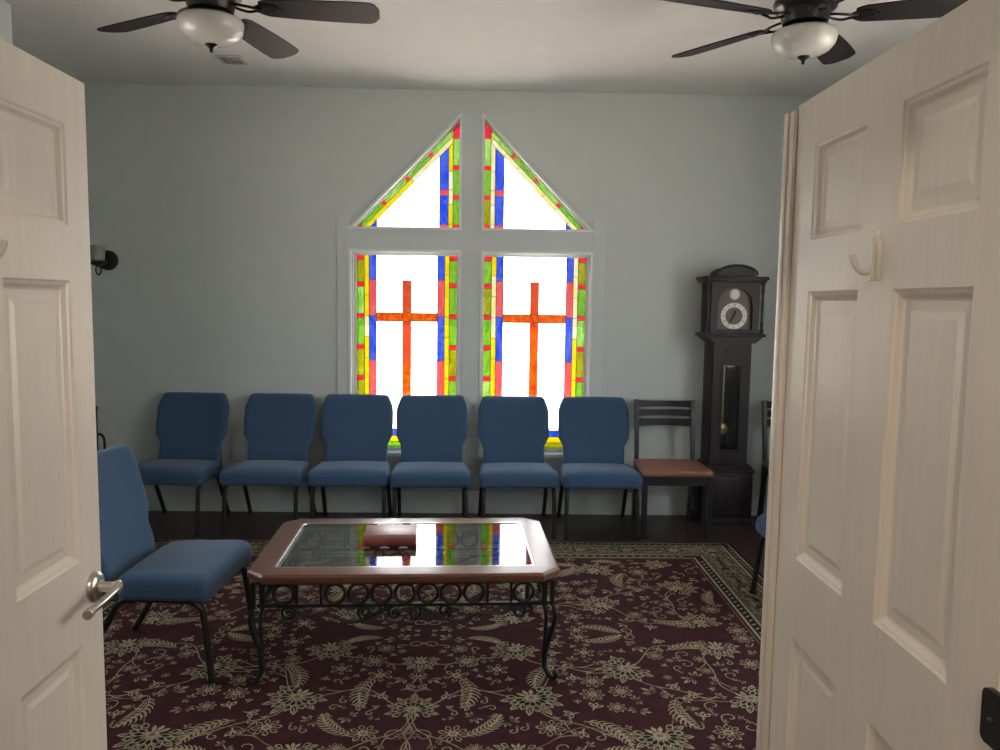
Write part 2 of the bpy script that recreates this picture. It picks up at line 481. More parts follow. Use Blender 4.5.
for k in (3, 4):
    op = WIN[k]
    if k == 3: fr = [.010, .016, .024]     # bottom, vertical, hypotenuse
    else: fr = [.010, .024, .014]          # bottom, hypotenuse, vertical
    w, inn = make_window(k, fr)
    P, C = [], []
    # work in a mirrored frame: u grows from the vertical side outwards
    if k == 3: A = [inn[1], inn[0], inn[2]]       # foot of the vertical, far corner, apex
    else: A = [inn[0], inn[1], inn[2]]
    foot, far, apex = [Vector(q) for q in A]
    sg = -1 if k == 3 else 1
    W, Hh = abs(far.x - foot.x), apex.y - foot.y
    hyp = math.hypot(W, Hh)
    nx, nz = Hh / hyp, W / hyp            # outward normal of the hypotenuse, in (u, v)
    tot = nx * W                          # nx*u+nz*v = tot on the hypotenuse
    base = [(0, 0), (W, 0), (0, Hh)]
    def put(name, poly):
        P.append((name, [(foot.x + sg * u, foot.y + v) for u, v in poly]))
    def cm(p, q, r=.0018):
        C.append(((foot.x + sg * p[0], foot.y + p[1]), (foot.x + sg * q[0], foot.y + q[1]), r))
    d1, d2 = .032, .067                   # green and yellow strips along the slope
    a, b, c = .047, .080, .147            # green, yellow, blue strips along the upright
    tx, tz = -nz, nx                      # along the slope, upward
    def s_of(p): return p[0] * tx + p[1] * tz
    s0, s1 = s_of((W, 0)), s_of((0, Hh))
    strip = clip(clip(base, -nx, -nz, -(tot - d1)), -1, 0, -a)
    cuts = [s0, s0 + .045]
    cols = ['red']; L_ = s1 - s0; n = 4; seg = (L_ - .1) / n
    for i in range(n):
        cuts += [s0 + .045 + seg * (i + 1) - .03, s0 + .045 + seg * (i + 1)]
        cols += [['green', 'lime', 'green', 'lime'][i], 'red']
    cuts[-1] = s1 + 1
    for i, cname in enumerate(cols):
        put(cname, clip(clip(strip, tx, tz, cuts[i + 1]), -tx, -tz, -cuts[i]))
    strip = clip(clip(clip(base, nx, nz, tot - d1), -nx, -nz, -(tot - d2)), -1, 0, -a)
    n = 8; pale = [0, 0, 0, 0, 1, 1, 1, 0] if k == 3 else [1, 1, 1, 1, 1, 1, 1, 0]
    for i in range(n):
        lo_, hi_ = s0 + L_ * i / n, s0 + L_ * (i + 1) / n
        put('cream' if pale[i] else 'yellow', clip(clip(strip, tx, tz, hi_), -tx, -tz, -lo_))
        for t in (hi_,):
            p = (nx * (tot - d1) + tx * t, nz * (tot - d1) + tz * t); q = (nx * (tot - d2) + tx * t, nz * (tot - d2) + tz * t)
            if q[0] > a: cm(p, q, .0016)
    # upright strips
    st = clip(base, 1, 0, a)
    zz = [0, .035, .215, .25, .43, .465, Hh - .115, Hh + 1]
    cl = ['red', 'green' if k == 3 else 'olive', 'red', 'green', 'red', 'lime', 'red']
    for i, cname in enumerate(cl):
        put(cname, clip(clip(st, 0, 1, zz[i + 1]), 0, -1, -zz[i]))
    st = clip(clip(clip(base, 1, 0, b), -1, 0, -a), nx, nz, tot - d2)
    zz = [0, .035, .18, .285, .42, 2]
    for i in range(5):
        put(['yellow', 'yellow', 'cream', 'cream', 'yellow'][i] if k == 3 else 'cream', clip(clip(st, 0, 1, zz[i + 1]), 0, -1, -zz[i]))
        if i: cm((a, zz[i]), (b, zz[i]), .0016)
    st = clip(clip(clip(base, 1, 0, c), -1, 0, -b), nx, nz, tot - d2)
    zz = [0, .03, .245, .285, 2]
    for i in range(4):
        put(['salmon', 'blue', 'salmon', 'blue'][i], clip(clip(st, 0, 1, zz[i + 1]), 0, -1, -zz[i]))
    rest = clip(clip(base, -1, 0, -c), nx, nz, tot - d2)
    ucut = (tot - d2) / nx - .06
    put('clear', clip(rest, 1, 0, ucut)); put('blue', clip(rest, -1, 0, -ucut))
    vtop = lambda u, d: (tot - d - nx * u) / nz
    for u, d in ((a, 0), (b, d2), (c, d2)): cm((u, 0), (u, vtop(u, d)), .002)
    for d in (d1, d2): cm(((tot - d) / nx, 0), (a, vtop(a, d)), .0018)
    if k == 3: cm(((c + ucut) / 2, 0), ((c + ucut) / 2, vtop((c + ucut) / 2, d2)), .0022)
    glass(w, P, C)

# unseen sash windows added in the side walls to brighten the room
for k, (X, ya, yb) in enumerate(ADDED_WINDOWS):
    w = tag(thing('window_%d' % (5 + k), None, None), kind='structure')
    f = MB(); IN, d = (X, 1) if X > 0 else (X + WT, -1)      # room face and the outward direction
    R_ = [(ya, SZ0), (yb, SZ0), (yb, SZ1), (ya, SZ1)]
    f.ring(inset(R_, -.07), R_, IN - d * .015, IN, 'x'); f.ring(R_, inset(R_, .045), IN + d * .05, IN + d * .09, 'x')
    x0, x1 = sorted((IN + d * .05, IN + d * .09))
    f.box((x0, ya + .04, 1.58), (x1, yb - .04, 1.63))
    f.build('window_frame', M['whiteframe'], w, smooth=0)
    xg = IN + d * .07
    g = MB(); g.add([(xg, ya, SZ0), (xg, yb, SZ0), (xg, yb, SZ1), (xg, ya, SZ1)], [(0, 1, 2, 3)]); g.build('fill_pane', G['clear'], w, smooth=0)

# ------------------------------------------------------------------ six-panel doors
def make_door(name, loc, rz, W, cols, right):
    """local x runs from the hinge edge to the free edge, the seen face looks to -y"""
    d = thing(name, None, None, loc, rz); tag(d, kind='structure')
    zs = [(.23, .865), (1.045, 1.63), (1.738, 1.94)]
    T = .042; HT = 2.04
    mb = MB()
    xb = [0] + [v for c in cols for v in c] + [W]
    zb = [.012] + [v for z in zs for v in z] + [HT]
    for face in (0, 1):
        Y = -T / 2 if face == 0 else T / 2
        dr = 1 if face == 0 else -1
        for i in range(len(xb) - 1):
            for j in range(len(zb) - 1):
                x0, x1, z0, z1 = xb[i], xb[i + 1], zb[j], zb[j + 1]
                if i % 2 and j % 2:
                    loops = [(0, 0), (.004, .003), (.009, .005), (.016, .012), (.020, .0135), (.036, .0130), (.048, .0095)]
                    vs = []; fs = []
                    for (ins, dep) in loops:
                        y = Y + dr * dep
                        vs += [(x0 + ins, y, z0 + ins), (x1 - ins, y, z0 + ins), (x1 - ins, y, z1 - ins), (x0 + ins, y, z1 - ins)]
                    for q in range(len(loops) - 1):
                        for e in range(4):
                            fs.append((q * 4 + e, q * 4 + (e + 1) % 4, q * 4 + 4 + (e + 1) % 4, q * 4 + 4 + e))
                    q = len(loops) - 1
                    fs.append((q * 4, q * 4 + 1, q * 4 + 2, q * 4 + 3))
                    mb.add(vs, fs)
                else:
                    mb.add([(x0, Y, z0), (x1, Y, z0), (x1, Y, z1), (x0, Y, z1)], [(0, 1, 2, 3)])
    # the four edges
    for i in range(len(xb) - 1):
        for z in (zb[0], zb[-1]):
            mb.add([(xb[i], -T / 2, z), (xb[i + 1], -T / 2, z), (xb[i + 1], T / 2, z), (xb[i], T / 2, z)], [(0, 1, 2, 3)])
    for j in range(len(zb) - 1):
        for x in (0, W):
            mb.add([(x, -T / 2, zb[j]), (x, -T / 2, zb[j + 1]), (x, T / 2, zb[j + 1]), (x, T / 2, zb[j])], [(0, 1, 2, 3)])
    bm = bmesh.new(); me = bpy.data.meshes.new('t'); me.from_pydata(mb.v, [], mb.f); bm.from_mesh(me); bpy.data.meshes.remove(me)
    bmesh.ops.remove_doubles(bm, verts=bm.verts[:], dist=1e-5)
    b2 = MB(); b2.bm(bm)
    b2.build('door_slab', M['door'], d, smooth=0)
    # adhesive coat hook on the muntin
    xm = (cols[0][1] + cols[1][0]) / 2
    hk = MB(); y = -T / 2
    pl = [(-.016, 1.645), (.016, 1.645), (.020, 1.652), (.020, 1.700), (.011, 1.721), (-.011, 1.721), (-.020, 1.700), (-.020, 1.652)]
    hk.prism([(xm + u, z) for u, z in pl], y - .008, y, 'y')
    hk.prism([(xm + u * .55, z) for u, z in pl], y - .013, y - .008, 'y')
    hk.tube(smoothpath([(xm, y - .008, 1.662), (xm, y - .022, 1.660), (xm, y - .034, 1.668), (xm, y - .041, 1.681), (xm, y - .043, 1.690)]), .0058, 8)
    tab = arc(0, 0, 1, 0, 360, 10)[:-1]
    hk.prism([(xm + u * .008, 1.724 + v * .012) for u, v in tab], y - .004, y, 'y')
    h = hk.build('coat_hook', M['plastic'], d)
    h['label'] = 'white plastic stick-on hook'
    return d

# left leaf, with the lever
dl = make_door('door_1', (-.862, .952, 0), PI / 2, .762, [(.105, .330), (.450, .676)], False)
yl = -.021
hd = MB()
Tr = Matrix.Translation((.728, yl, .972)) @ Matrix.Rotation(PI / 2, 4, 'X')
hd.lathe([(0, 0), (.034, 0), (.034, .004), (.031, .009), (.024, .0125), (.015, .0145), (0, .0145)], 28, 0, Tr)
rose = hd.build('lever_rose', M['nickel'], dl); rose['label'] = 'satin nickel round rose'
lv = MB()
lv.lathe([(0, .008), (.0135, .008), (.0115, .02), (.011, .043), (.0145, .049), (.0145, .055), (.011, .058), (0, .058)], 20, 0, Tr)
pts = smoothpath([(.728, yl - .050, .972), (.715, yl - .052, .971), (.690, yl - .050, .966), (.655, yl - .044, .959), (.625, yl - .041, .955), (.612, yl - .043, .955)], 5)
lv.tube(pts, [.0125 - .0045 * min(1, i / 10) + (.002 if i > 18 else 0) for i in range(len(pts))], 12)
lvo = lv.build('lever_handle', M['nickel'], dl); lvo['label'] = 'satin nickel curved lever'
lk = MB(); lk.box((.7618, -.011, .93), (.7632, .011, 1.01), .001); lk.build('latch_plate', M['nickel'], dl)
# right leaf, with the overlapping astragal strip and the dark plate
dr_ = make_door('door_2', (.711, .998, 0), PI / 2, .79, [(.112, .336), (.461, .688)], True)
dr_.scale = (1, -1, 1)
ast = MB()
ast.box((.786, -.032, .012), (.830, -.021, 2.03), .003)
ast.box((.806, -.037, .012), (.828, -.032, 2.03), .002)
ast.box((.790, -.021, .012), (.830, .021, 2.03), .002)
ast.build('astragal', M['door'], dr_)
pp = MB()
pl = [(-.004 + math.copysign(.010, u) + .012 * u, 1.054 + math.copysign(.026, v) + .012 * v) for u, v in arc(0, 0, 1, 5, 365, 16)[:-1]]
pp.prism(pl, -.030, -.021, 'y')
pp.lathe([(0, 0), (.005, 0), (.005, .003), (.003, .005), (0, .005)], 12, 0, Matrix.Translation((-.006, -.030, 1.052)) @ Matrix.Rotation(PI / 2, 4, 'X'))
po = pp.build('latch_plate', M['plate'], dr_); po['label'] = 'small dark bronze plate'

# ------------------------------------------------------------------ stacking chairs
def make_chair(label, loc, rz):
    t = thing('stacking_chair', label, 'chair', loc, rz, 'blue upholstered stacking chairs')
    # seat: crowned cushion with a waterfall front, wider at the front
    def sf(w):
        u = w.y / .1975                                      # -1 front, 1 back
        x = w.x * (1.0 - .085 * (u + 1) / 2)
        z = w.z
        if z > 0: z += .014 * (1 - (w.x / .28) ** 2) * (1 - u * u * .6)
        if u < -.55: z -= .020 * ((-u - .55) / .45) ** 2 * (1 if z > 0 else .2)
        return Vector((x, w.y - .1075, .391 + z + .006 * (-u)))
    s = MB(); s.bm(roundbox((.550, .395, .112), .034, 14, sf)); s.build('seat', M['fabric'], t, smooth=80)
    # back: shouldered cushion, gently dished, leaning
    prof = [(-.285, .432), (-.17, .432), (-.09, .440), (-.03, .500), (.0, .508), (.18, .506), (.225, .480), (.262, .452), (.285, .440)]
    def bf(w):
        z = w.z
        for (a, wa), (b, wb) in zip(prof, prof[1:]):
            if a <= z <= b + 1e-6:
                q = (z - a) / (b - a); wd = wa + (wb - wa) * q; break
        else: wd = prof[0][1] if z < 0 else prof[-1][1]
        x = w.x * wd / .508
        y = w.y
        crease = math.exp(-((z + .105) / .012) ** 2)
        if y < 0:
            y += .004 * crease
            y -= .008 * math.exp(-((z + .17) / .07) ** 2)
        y -= .020 * (x / .25) ** 2 * -1 * 0 + .022 * (1 - (x / .25) ** 2) * -1
        zz = .632 + z * .94
        return Vector((x, .165 + (zz - .37) * .245 + y - .012, zz))
    b = MB(); b.bm(roundbox((.526, .056, .57), .026, 22, bf)); b.build('backrest', M['fabric'], t, smooth=80)
    for s_ in (-1, 1):
        X = .238 * s_
        f = MB(); f.tube(smoothpath([(X * .985, -.20, .340), (X, -.232, .334), (X * 1.005, -.262, .315), (X * 1.01, -.276, .27), (X * 1.02, -.305, .012)], 5), .0145, 10)
        f.lathe([(0, 0), (.0165, 0), (.0175, .006), (.0165, .022), (.0, .022)], 12, 0, Matrix.Translation((X * 1.02, -.306, 0)))
        f.build('leg', M['leg'], t)
        r = MB(); r.tube(smoothpath([(X * .975, .01, .338), (X * .98, .065, .333), (X * .985, .098, .305), (X * .99, .12, .26), (X * 1.01, .262, .012)], 5), .0145, 10)
        r.lathe([(0, 0), (.0165, 0), (.0175, .006), (.0165, .022), (.0, .022)], 12, 0, Matrix.Translation((X * 1.01, .263, 0)))
        r.build('leg', M['leg'], t)
        u = MB(); u.tube(smoothpath([(X * .94, .10, .345), (X * .94, .17, .348), (X * .90, .200, .39), (X * .86, .232, .50), (X * .84, .296, .76)], 5), .0105, 10)
        u.build('back_upright', M['leg'], t)
        c = MB(); c.box((X * .94 - .008, .150, .338), (X * .94 + .008, .205, .372), .006); c.build('bracket', M['chrome'], t)
    fr = MB()
    fr.tube([(-.232, -.20, .337), (-.232, .12, .337)], .011); fr.tube([(.232, -.20, .337), (.232, .12, .337)], .011)
    fr.tube([(-.232, -.20, .337), (.232, -.20, .337)], .011); fr.tube([(-.232, .12, .337), (.232, .12, .337)], .011)
    fr.build('seat_frame', M['leg'], t)
    return t

row_y = 5.535
chair0 = make_chair('blue upholstered stacking chair at the left end of the row along the back wall', (-2.140, row_y, 0), -.05)
row = [(-1.495, -.02, 'blue upholstered stacking chair second from the left end of the back row'),
       (-.920, .04, 'blue upholstered stacking chair before the left edge of the left cross window'),
       (-.368, .045, 'blue upholstered stacking chair before the left cross window, beside the middle post'),
       (.232, .05, 'blue upholstered stacking chair before the right cross window, beside the middle post'),
       (.812, .0, 'blue upholstered stacking chair at the right end of the row, beside the wooden chair')]
for x, a, lb in row: dup(chair0, (x, row_y, 0), a, lb)
RUGZ = .0125
dup(chair0, (-1.405, 3.43, RUGZ), PI / 2 - .06, 'blue upholstered stacking chair on the rug between left door and coffee table')
dup(chair0, (1.805, 3.97, RUGZ), -PI / 2, 'blue upholstered stacking chair on the rug edge behind the right door')

# ------------------------------------------------------------------ wooden slat-back chairs
def make_wood_chair(label, loc, rz=0):
    t = thing('slat_back_chair', label, 'chair', loc, rz, 'black wooden slat-back chairs')
    def sf(w):
        u = w.y / .21
        x = w.x * (1.0 - .07 * (u + 1) / 2)
        z = w.z + (.012 * (1 - (w.x / .25) ** 2) * (1 - u * u * .7) if w.z > 0 else 0)
        return Vector((x, w.y - .03, .447 + z))
    s = MB(); s.bm(roundbox((.50, .43, .050), .022, 12, sf)); o = s.build('seat', M['vinyl'], t, smooth=80); o['label'] = 'brown vinyl padded seat'
    for q in (-1, 1):
        f = MB(); f.tube([(q * .222, -.215, 0), (q * .222, -.215, .20), (q * .222, -.215, .425)], 0, sq=(.017, .017)); f.build('leg', M['blackwood'], t, smooth=0)
        r = MB(); r.tube(smoothpath([(q * .205, .245, 0), (q * .205, .205, .22), (q * .205, .19, .44), (q * .205, .205, .62), (q * .207, .25, .897)], 5), 0, sq=(.016, .014)); r.build('leg', M['blackwood'], t, smooth=40)
        a = MB(); a.box((q * .214 - .009, -.20, .365), (q * .214 + .009, .19, .422), .002); a.build('apron_rail', M['blackwood'], t, smooth=0)
    a = MB(); a.box((-.21, -.224, .365), (.21, -.206, .422), .002); a.build('apron_rail', M['blackwood'], t, smooth=0)
    a = MB(); a.box((-.2, .178, .365), (.2, .196, .422), .002); a.build('apron_rail', M['blackwood'], t, smooth=0)
    for z0, z1 in ((.845, .888), (.780, .823), (.708, .757)):
        n = 12; vs = []; fs = []
        for i in range(n + 1):
            x = -.203 + .406 * i / n; k = 1 - (x / .203) ** 2
            y0 = .205 + ((z0 + z1) / 2 - .62) * .15 + .03 * k
            for (yy, zz) in ((y0 - .008, z0 - .004 * (1 - k)), (y0 + .008, z0 - .004 * (1 - k)), (y0 + .008, z1 + .006 * (1 - k)), (y0 - .008, z1 + .006 * (1 - k))):
                vs.append((x, yy, zz))
        for i in range(n):
            for j in range(4): fs.append((i * 4 + j, i * 4 + (j + 1) % 4, i * 4 + 4 + (j + 1) % 4, i * 4 + 4 + j))
        fs += [(0, 1, 2, 3), (n * 4 + 3, n * 4 + 2, n * 4 + 1, n * 4)]
        MB().add(vs, fs).build('back_slat', M['blackwood'], t, smooth=40)
    return t
wc = make_wood_chair('black slat-back chair with brown seat between the blue chairs and the clock', (1.325, 5.485, 0))
dup(wc, (2.275, 5.50, 0), 0, 'black wooden slat-back chair right of the tall clock, mostly hidden by the right door')

# ------------------------------------------------------------------ longcase clock
clk = thing('longcase_clock', 'dark wooden longcase clock with arched hood, silver dial ring and brass pendulum', 'clock', (1.775, 5.60, 0))
m = M['clockwood']
b = MB()   # plinth base, front at local y=0, wall behind at .24
b.box((-.193, -.012, 0), (.193, .245, .05), .004)
b.box((-.182, 0, .05), (.182, .24, .385), .004)
b.box((-.15, -.007, .09), (.15, 0, .345), .004)
b.box((-.193, -.012, .385), (.193, .243, .402), .004)
b.prism([(-.187, .402), (.187, .402), (.16, .44), (-.16, .44)], 0.0, .24, 'y')
b.build('base', m, clk, smooth=30)
tr = MB()   # hollow trunk
tr.box((-.142, .03, .43), (-.122, .235, 1.33), .002); tr.box((.122, .03, .43), (.142, .235, 1.33), .002)
tr.box((-.125, .222, .43), (.125, .236, 1.33)); tr.box((-.125, .03, .43), (.125, .235, .45)); tr.box((-.125, .03, 1.31), (.125, .235, 1.33))
tr.build('trunk', m, clk, smooth=30)
dd = MB()
o_ = rectp(-.135, .135, .445, 1.325); i_ = rectp(-.062, .062, .55, 1.165)
dd.ring(o_, i_, .014, .032, 'y'); dd.ring(rectp(-.076, .076, .536, 1.179), i_, .008, .014, 'y')
dd.box((-.045, .008, 1.21), (.045, .014, 1.29), .003); dd.box((-.06, .008, .47), (.06, .014, .52), .003)
do = dd.build('door', m, clk, smooth=20)
MB().box((-.064, .020, .548), (.064, .023, 1.167)).build('door_glass', M['clockglass'], do, smooth=0)
pn = MB()
pn.tube([(-.028, .10, .70), (-.028, .10, 1.28)], .0055, sq=(.0085, .003))
pn.lathe([(0, -.006), (.03, -.005), (.043, 0), (.03, .006), (0, .008)], 26, 0, Matrix.Translation((-.028, .10, .69)) @ Matrix.Rotation(PI / 2, 4, 'X'))
pn.build('pendulum', M['brass'], clk)
for x in (.022, .045):
    wt = MB(); wt.tube([(x, .11, .62), (x, .11, 1.30)], .0016, 6)
    wt.lathe([(0, 0), (.013, .004), (.014, .05), (.014, .15), (.009, .16), (0, .165)], 14, 0, Matrix.Translation((x, .11, .58 + (x - .022) * 3)))
    wt.build('weight', M['leg'], clk)
hd = MB()
hd.prism([(-.145, 1.325), (.145, 1.325), (.205, 1.375), (-.205, 1.375)], -.035, .245, 'y')
hd.box((-.212, -.06, 1.372), (.212, .25, 1.392), .005)
hd.box((-.175, .03, 1.39), (.175, .243, 1.775), .003)
# front arch frame of the hood door
def archpoly(w, z0, z1, r, n=14):
    return [(-w, z0), (w, z0), (w, z1)] + [(r * math.cos(PI * i / n), z1 + .03 + r * math.sin(PI * i / n) * .85) for i in range(n + 1)] + [(-w, z1)]
oo = [(-.172, 1.392), (.172, 1.392), (.172, 1.62)] + [(.172 * (1 - 2 * i / 14), 1.775) for i in range(15)] + [(-.172, 1.62)]
hd.ring(oo, archpoly(.125, 1.425, 1.585, .118), -.012, .035, 'y')
hd.box((-.218, -.06, 1.772), (.218, .252, 1.797), .005)
hd.box((-.208, -.045, 1.757), (.208, .246, 1.775), .004)
top = [(-.165, 1.795)] + [(-.15 + .02 * math.sin(i / 4 * PI / 2), 1.797 + .012 * i / 4) for i in range(5)] + [(.13 * math.cos(PI - PI * i / 16), 1.81 + .062 * math.sin(PI * i / 16)) for i in range(17)] + [(.15 - .02 * math.sin((4 - i) / 4 * PI / 2), 1.797 + .012 * (4 - i) / 4) for i in range(5)] + [(.165, 1.795)]
hd.prism(top, -.02, .20, 'y')
arch_m = [(.142 * math.cos(PI - PI * i / 16), 1.808 + .066 * math.sin(PI * i / 16)) for i in range(17)]
hd.tube([(x, -.026, z) for x, z in arch_m], .009, 8)
hd.build('hood', m, clk, smooth=30)
for x in (-.192, .192):
    c = MB(); c.lathe([(0, 1.392), (.016, 1.392), (.016, 1.42), (.010, 1.43), (.013, 1.46), (.009, 1.50), (.011, 1.58), (.009, 1.66), (.013, 1.70), (.010, 1.73), (.016, 1.74), (.016, 1.758), (0, 1.758)], 14, 0, Matrix.Translation((x, -.01, 0)))
    c.build('hood_column', m, clk)
dp = MB(); dp.prism(archpoly(.13, 1.415, 1.59, .123), .020, .03, 'y'); dial = dp.build('dial', M['dialplate'], clk, smooth=0)
cz = 1.518
RX = Matrix.Translation((0, .019, cz)) @ Matrix.Rotation(PI / 2, 4, 'X')
cr = MB()
cr.ring([(x, cz + y) for x, y in arc(0, 0, .094, 0, 360, 48)[:-1]], [(x, cz + y) for x, y in arc(0, 0, .062, 0, 360, 48)[:-1]], .0155, .02, 'y')
cr.build('chapter_ring', M['silver'], dial, smooth=30)
bs = MB(); bs.lathe([(0, 0), (.038, 0), (.038, .003), (.032, .005), (.012, .0055), (0, .0055)], 30, 0, Matrix.Translation((0, .0195, 1.672)) @ Matrix.Rotation(PI / 2, 4, 'X'))
bs.build('dial_boss', M['silver'], dial)
# roman numerals round the ring
NUM = ['XII', 'I', 'II', 'III', 'IIII', 'V', 'VI', 'VII', 'VIII', 'IX', 'X', 'XI']
for i, s_ in enumerate(NUM):
    ang = -2 * PI * i / 12
    wdt = {'I': .0045, 'V': .010, 'X': .010}
    tot = sum(wdt[ch] for ch in s_); x = -tot / 2; nm = MB()
    Tn = Matrix.Translation((0, .0148, cz)) @ Matrix.Rotation(-ang, 4, 'Y') @ Matrix.Translation((0, 0, .078))
    hh = .011
    for ch in s_:
        w_ = wdt[ch]; xc = x + w_ / 2; a = w_ * .42
        if ch == 'I': strokes = [((0, -hh), (0, hh))]
        elif ch == 'V': strokes = [((-a, hh), (0, -hh)), ((0, -hh), (a, hh))]
        else: strokes = [((-a, hh), (a, -hh)), ((-a, -hh), (a, hh))]
        for (p, q) in strokes:
            nm.tube([(xc + p[0], 0, p[1]), (xc + q[0], 0, q[1])], .001, 4, 0, Tn, sq=(.0013, .0005))
        x += w_
    nm.build('numeral', M['black'], dial, smooth=0)
hn = MB()
for ang, ln, w_ in ((math.radians(212), .070, .0026), (math.radians(16), .045, .0035)):
    dx, dz = math.sin(ang), math.cos(ang)
    hn.tube([(-dx * .012, .012, cz - dz * .012), (dx * ln * .7, .012, cz + dz * ln * .7), (dx * ln, .012, cz + dz * ln)], [w_ * .6, w_, .0006], 6)
hn.lathe([(0, 0), (.005, 0), (.005, .008), (0, .008)], 12, 0, RX)
hn.build('clock_hands', M['black'], dial)

# ------------------------------------------------------------------ coffee table
TX, TY, TR = -.335, 3.555, math.radians(2.6)
tb = thing('coffee_table', 'coffee table with chamfered wooden rim, glass top and scrolled wrought iron base', 'table', (TX, TY, RUGZ), TR)
hw, hd_ = .648, .425; ch = .075
zt = .476
def octo(w, d, c): return [(-w + c, -d), (w - c, -d), (w, -d + c), (w, d - c), (w - c, d), (-w + c, d), (-w, d - c), (-w, -d + c)]
wr = MB()
O = octo(hw, hd_, ch); I_ = [(-hw + .105, -hd_ + .095), (hw - .105, -hd_ + .095), (hw - .105, -hd_ + .095), (hw - .105, hd_ - .095), (hw - .105, hd_ - .095), (-hw + .105, hd_ - .095), (-hw + .105, hd_ - .095), (-hw + .105, -hd_ + .095)]
I2 = octo(hw - .105, hd_ - .095, .012)
def loft(mb, loops, closed=True):
    n = len(loops[0][0]); vs = []; fs = []
    for poly, z in loops: vs += [(x, y, z) for x, y in poly]
    k = len(loops)
    for i in range(k if closed else k - 1):
        i2 = (i + 1) % k
        for j in range(n):
            j2 = (j + 1) % n
            fs.append((i * n + j, i * n + j2, i2 * n + j2, i2 * n + j))
    mb.add(vs, fs)
oc = lambda e: octo(hw - e, hd_ - e, ch - e * .4)
loft(wr, [(oc(.012), zt - .042), (oc(.004), zt - .036), (oc(.0), zt - .022), (oc(.001), zt - .010), (oc(.008), zt - .001), (oc(.016), zt), (I2, zt), (I2, zt - .042)])
wr.build('table_rim', M['tablewood'], tb, smooth=30)
gl = MB(); g2 = octo(hw - .107, hd_ - .097, .012); gl.prism(g2, zt - .012, zt - .003, 'z'); gl.build('glass_top', M['tableglass'], tb, smooth=0)
gb = MB(); loft(gb, [(octo(hw - .104, hd_ - .094, .012), zt + .0005), (octo(hw - .112, hd_ - .102, .014), zt + .0005), (octo(hw - .112, hd_ - .102, .014), zt - .004), (octo(hw - .104, hd_ - .094, .012), zt - .004)])
gb.build('glass_edge_bead', M['chrome'], tb, smooth=0)
# iron apron: upper and lower rails, rings, posts
ax, ay = hw - .055, hd_ - .055
zr1, zr0 = zt - .050, zt - .146
ap = MB()
for s_ in (-1, 1):
    for z in (zr1, zr0):
        ap.tube([(-ax, s_ * ay, z), (ax, s_ * ay, z)], 0, sq=(.006, .010)); ap.tube([(s_ * ax, -ay, z), (s_ * ax, ay, z)], 0, sq=(.006, .010))
ap.build('apron_frame', M['iron'], tb, smooth=0)
def iron_ring(p, horiz):
    zc = (zr0 + zr1) / 2; r = .0405
    pts = []
    for i in range(28):
        q = 2 * PI * i / 28
        pts.append((p[0] + r * math.cos(q), p[1], zc + r * math.sin(q)) if horiz else (p[0], p[1] + r * math.cos(q), zc + r * math.sin(q)))
    MB().tube(pts, .0075, 8, closed=True).build('iron_ring', M['iron'], tb)
def iron_bar(x, y):
    MB().tube([(x, y, zr0), (x, y, zr1)], 0, sq=(.0055, .0055)).build('iron_bar', M['iron'], tb, smooth=0)
def spiral(cx, cz, r0, r1, a0, turns, n=26):
    out = []
    for i in range(n + 1):
        q = math.radians(a0 + 360 * turns * i / n); r = r0 + (r1 - r0) * i / n
        out.append((cx + r * math.cos(q), cz + r * math.sin(q)))
    return out
for s_ in (-1, 1):
    for i in range(-3, 4): iron_ring((i * .0955, s_ * ay), True)
    for x in (-.495, .495): iron_ring((x, s_ * ay), True)
    for x in (-.343, .343, -.442, .442): iron_bar(x, s_ * ay)
    for y in (-.0955, 0, .0955): iron_ring((s_ * ax, y), False)
    for y in (-.27, .27): iron_ring((s_ * ax, y), False)
    for y in (-.15, .15, -.22, .22): iron_bar(s_ * ax, y)
    # scrollwork under the rail
    for g in (-1, 1):
        z0 = zr0 - .006
        pth = [(.045, z0), (.10, z0 - .024), (.155, z0 - .052), (.20, z0 - .066), (.245, z0 - .064), (.285, z0 - .046), (.315, z0 - .036), (.40, z0 - .036), (.435, z0 - .022), (.452, z0 - .008)]
        P3 = smoothpath([(g * u, s_ * ay, v) for u, v in pth], 5)
        sc = MB(); sc.tube(P3, .0082, 8)
        sc.tube([(g * u, s_ * ay, v) for u, v in spiral(.165, z0 - .024, .030, .007, -60, 1.35)], .0068, 8)
        sc.tube([(g * u, s_ * ay, v) for u, v in spiral(.040, z0 - .030, .030, .007, 90, -1.3)], .0068, 8)
        sc.tube([(g * u, s_ * ay, v) for u, v in spiral(.475, z0 - .030, .034, .008, 150, -1.4)], .0075, 8)
        sc.build('iron_scroll', M['iron'], tb)
    for g in (-1, 1):
        z0 = zr0 - .006
        pth = [(.03, z0), (.09, z0 - .035), (.14, z0 - .055), (.19, z0 - .040), (.24, z0 - .03), (.275, z0 - .008)]
        P3 = smoothpath([(s_ * ax, g * u, v) for u, v in pth], 5)
        sc = MB(); sc.tube(P3, .0082, 8)
        sc.tube([(s_ * ax, g * u, v) for u, v in spiral(.10, z0 - .02, .026, .007, -60, 1.3)], .0052, 8)
        sc.build('iron_scroll', M['iron'], tb)
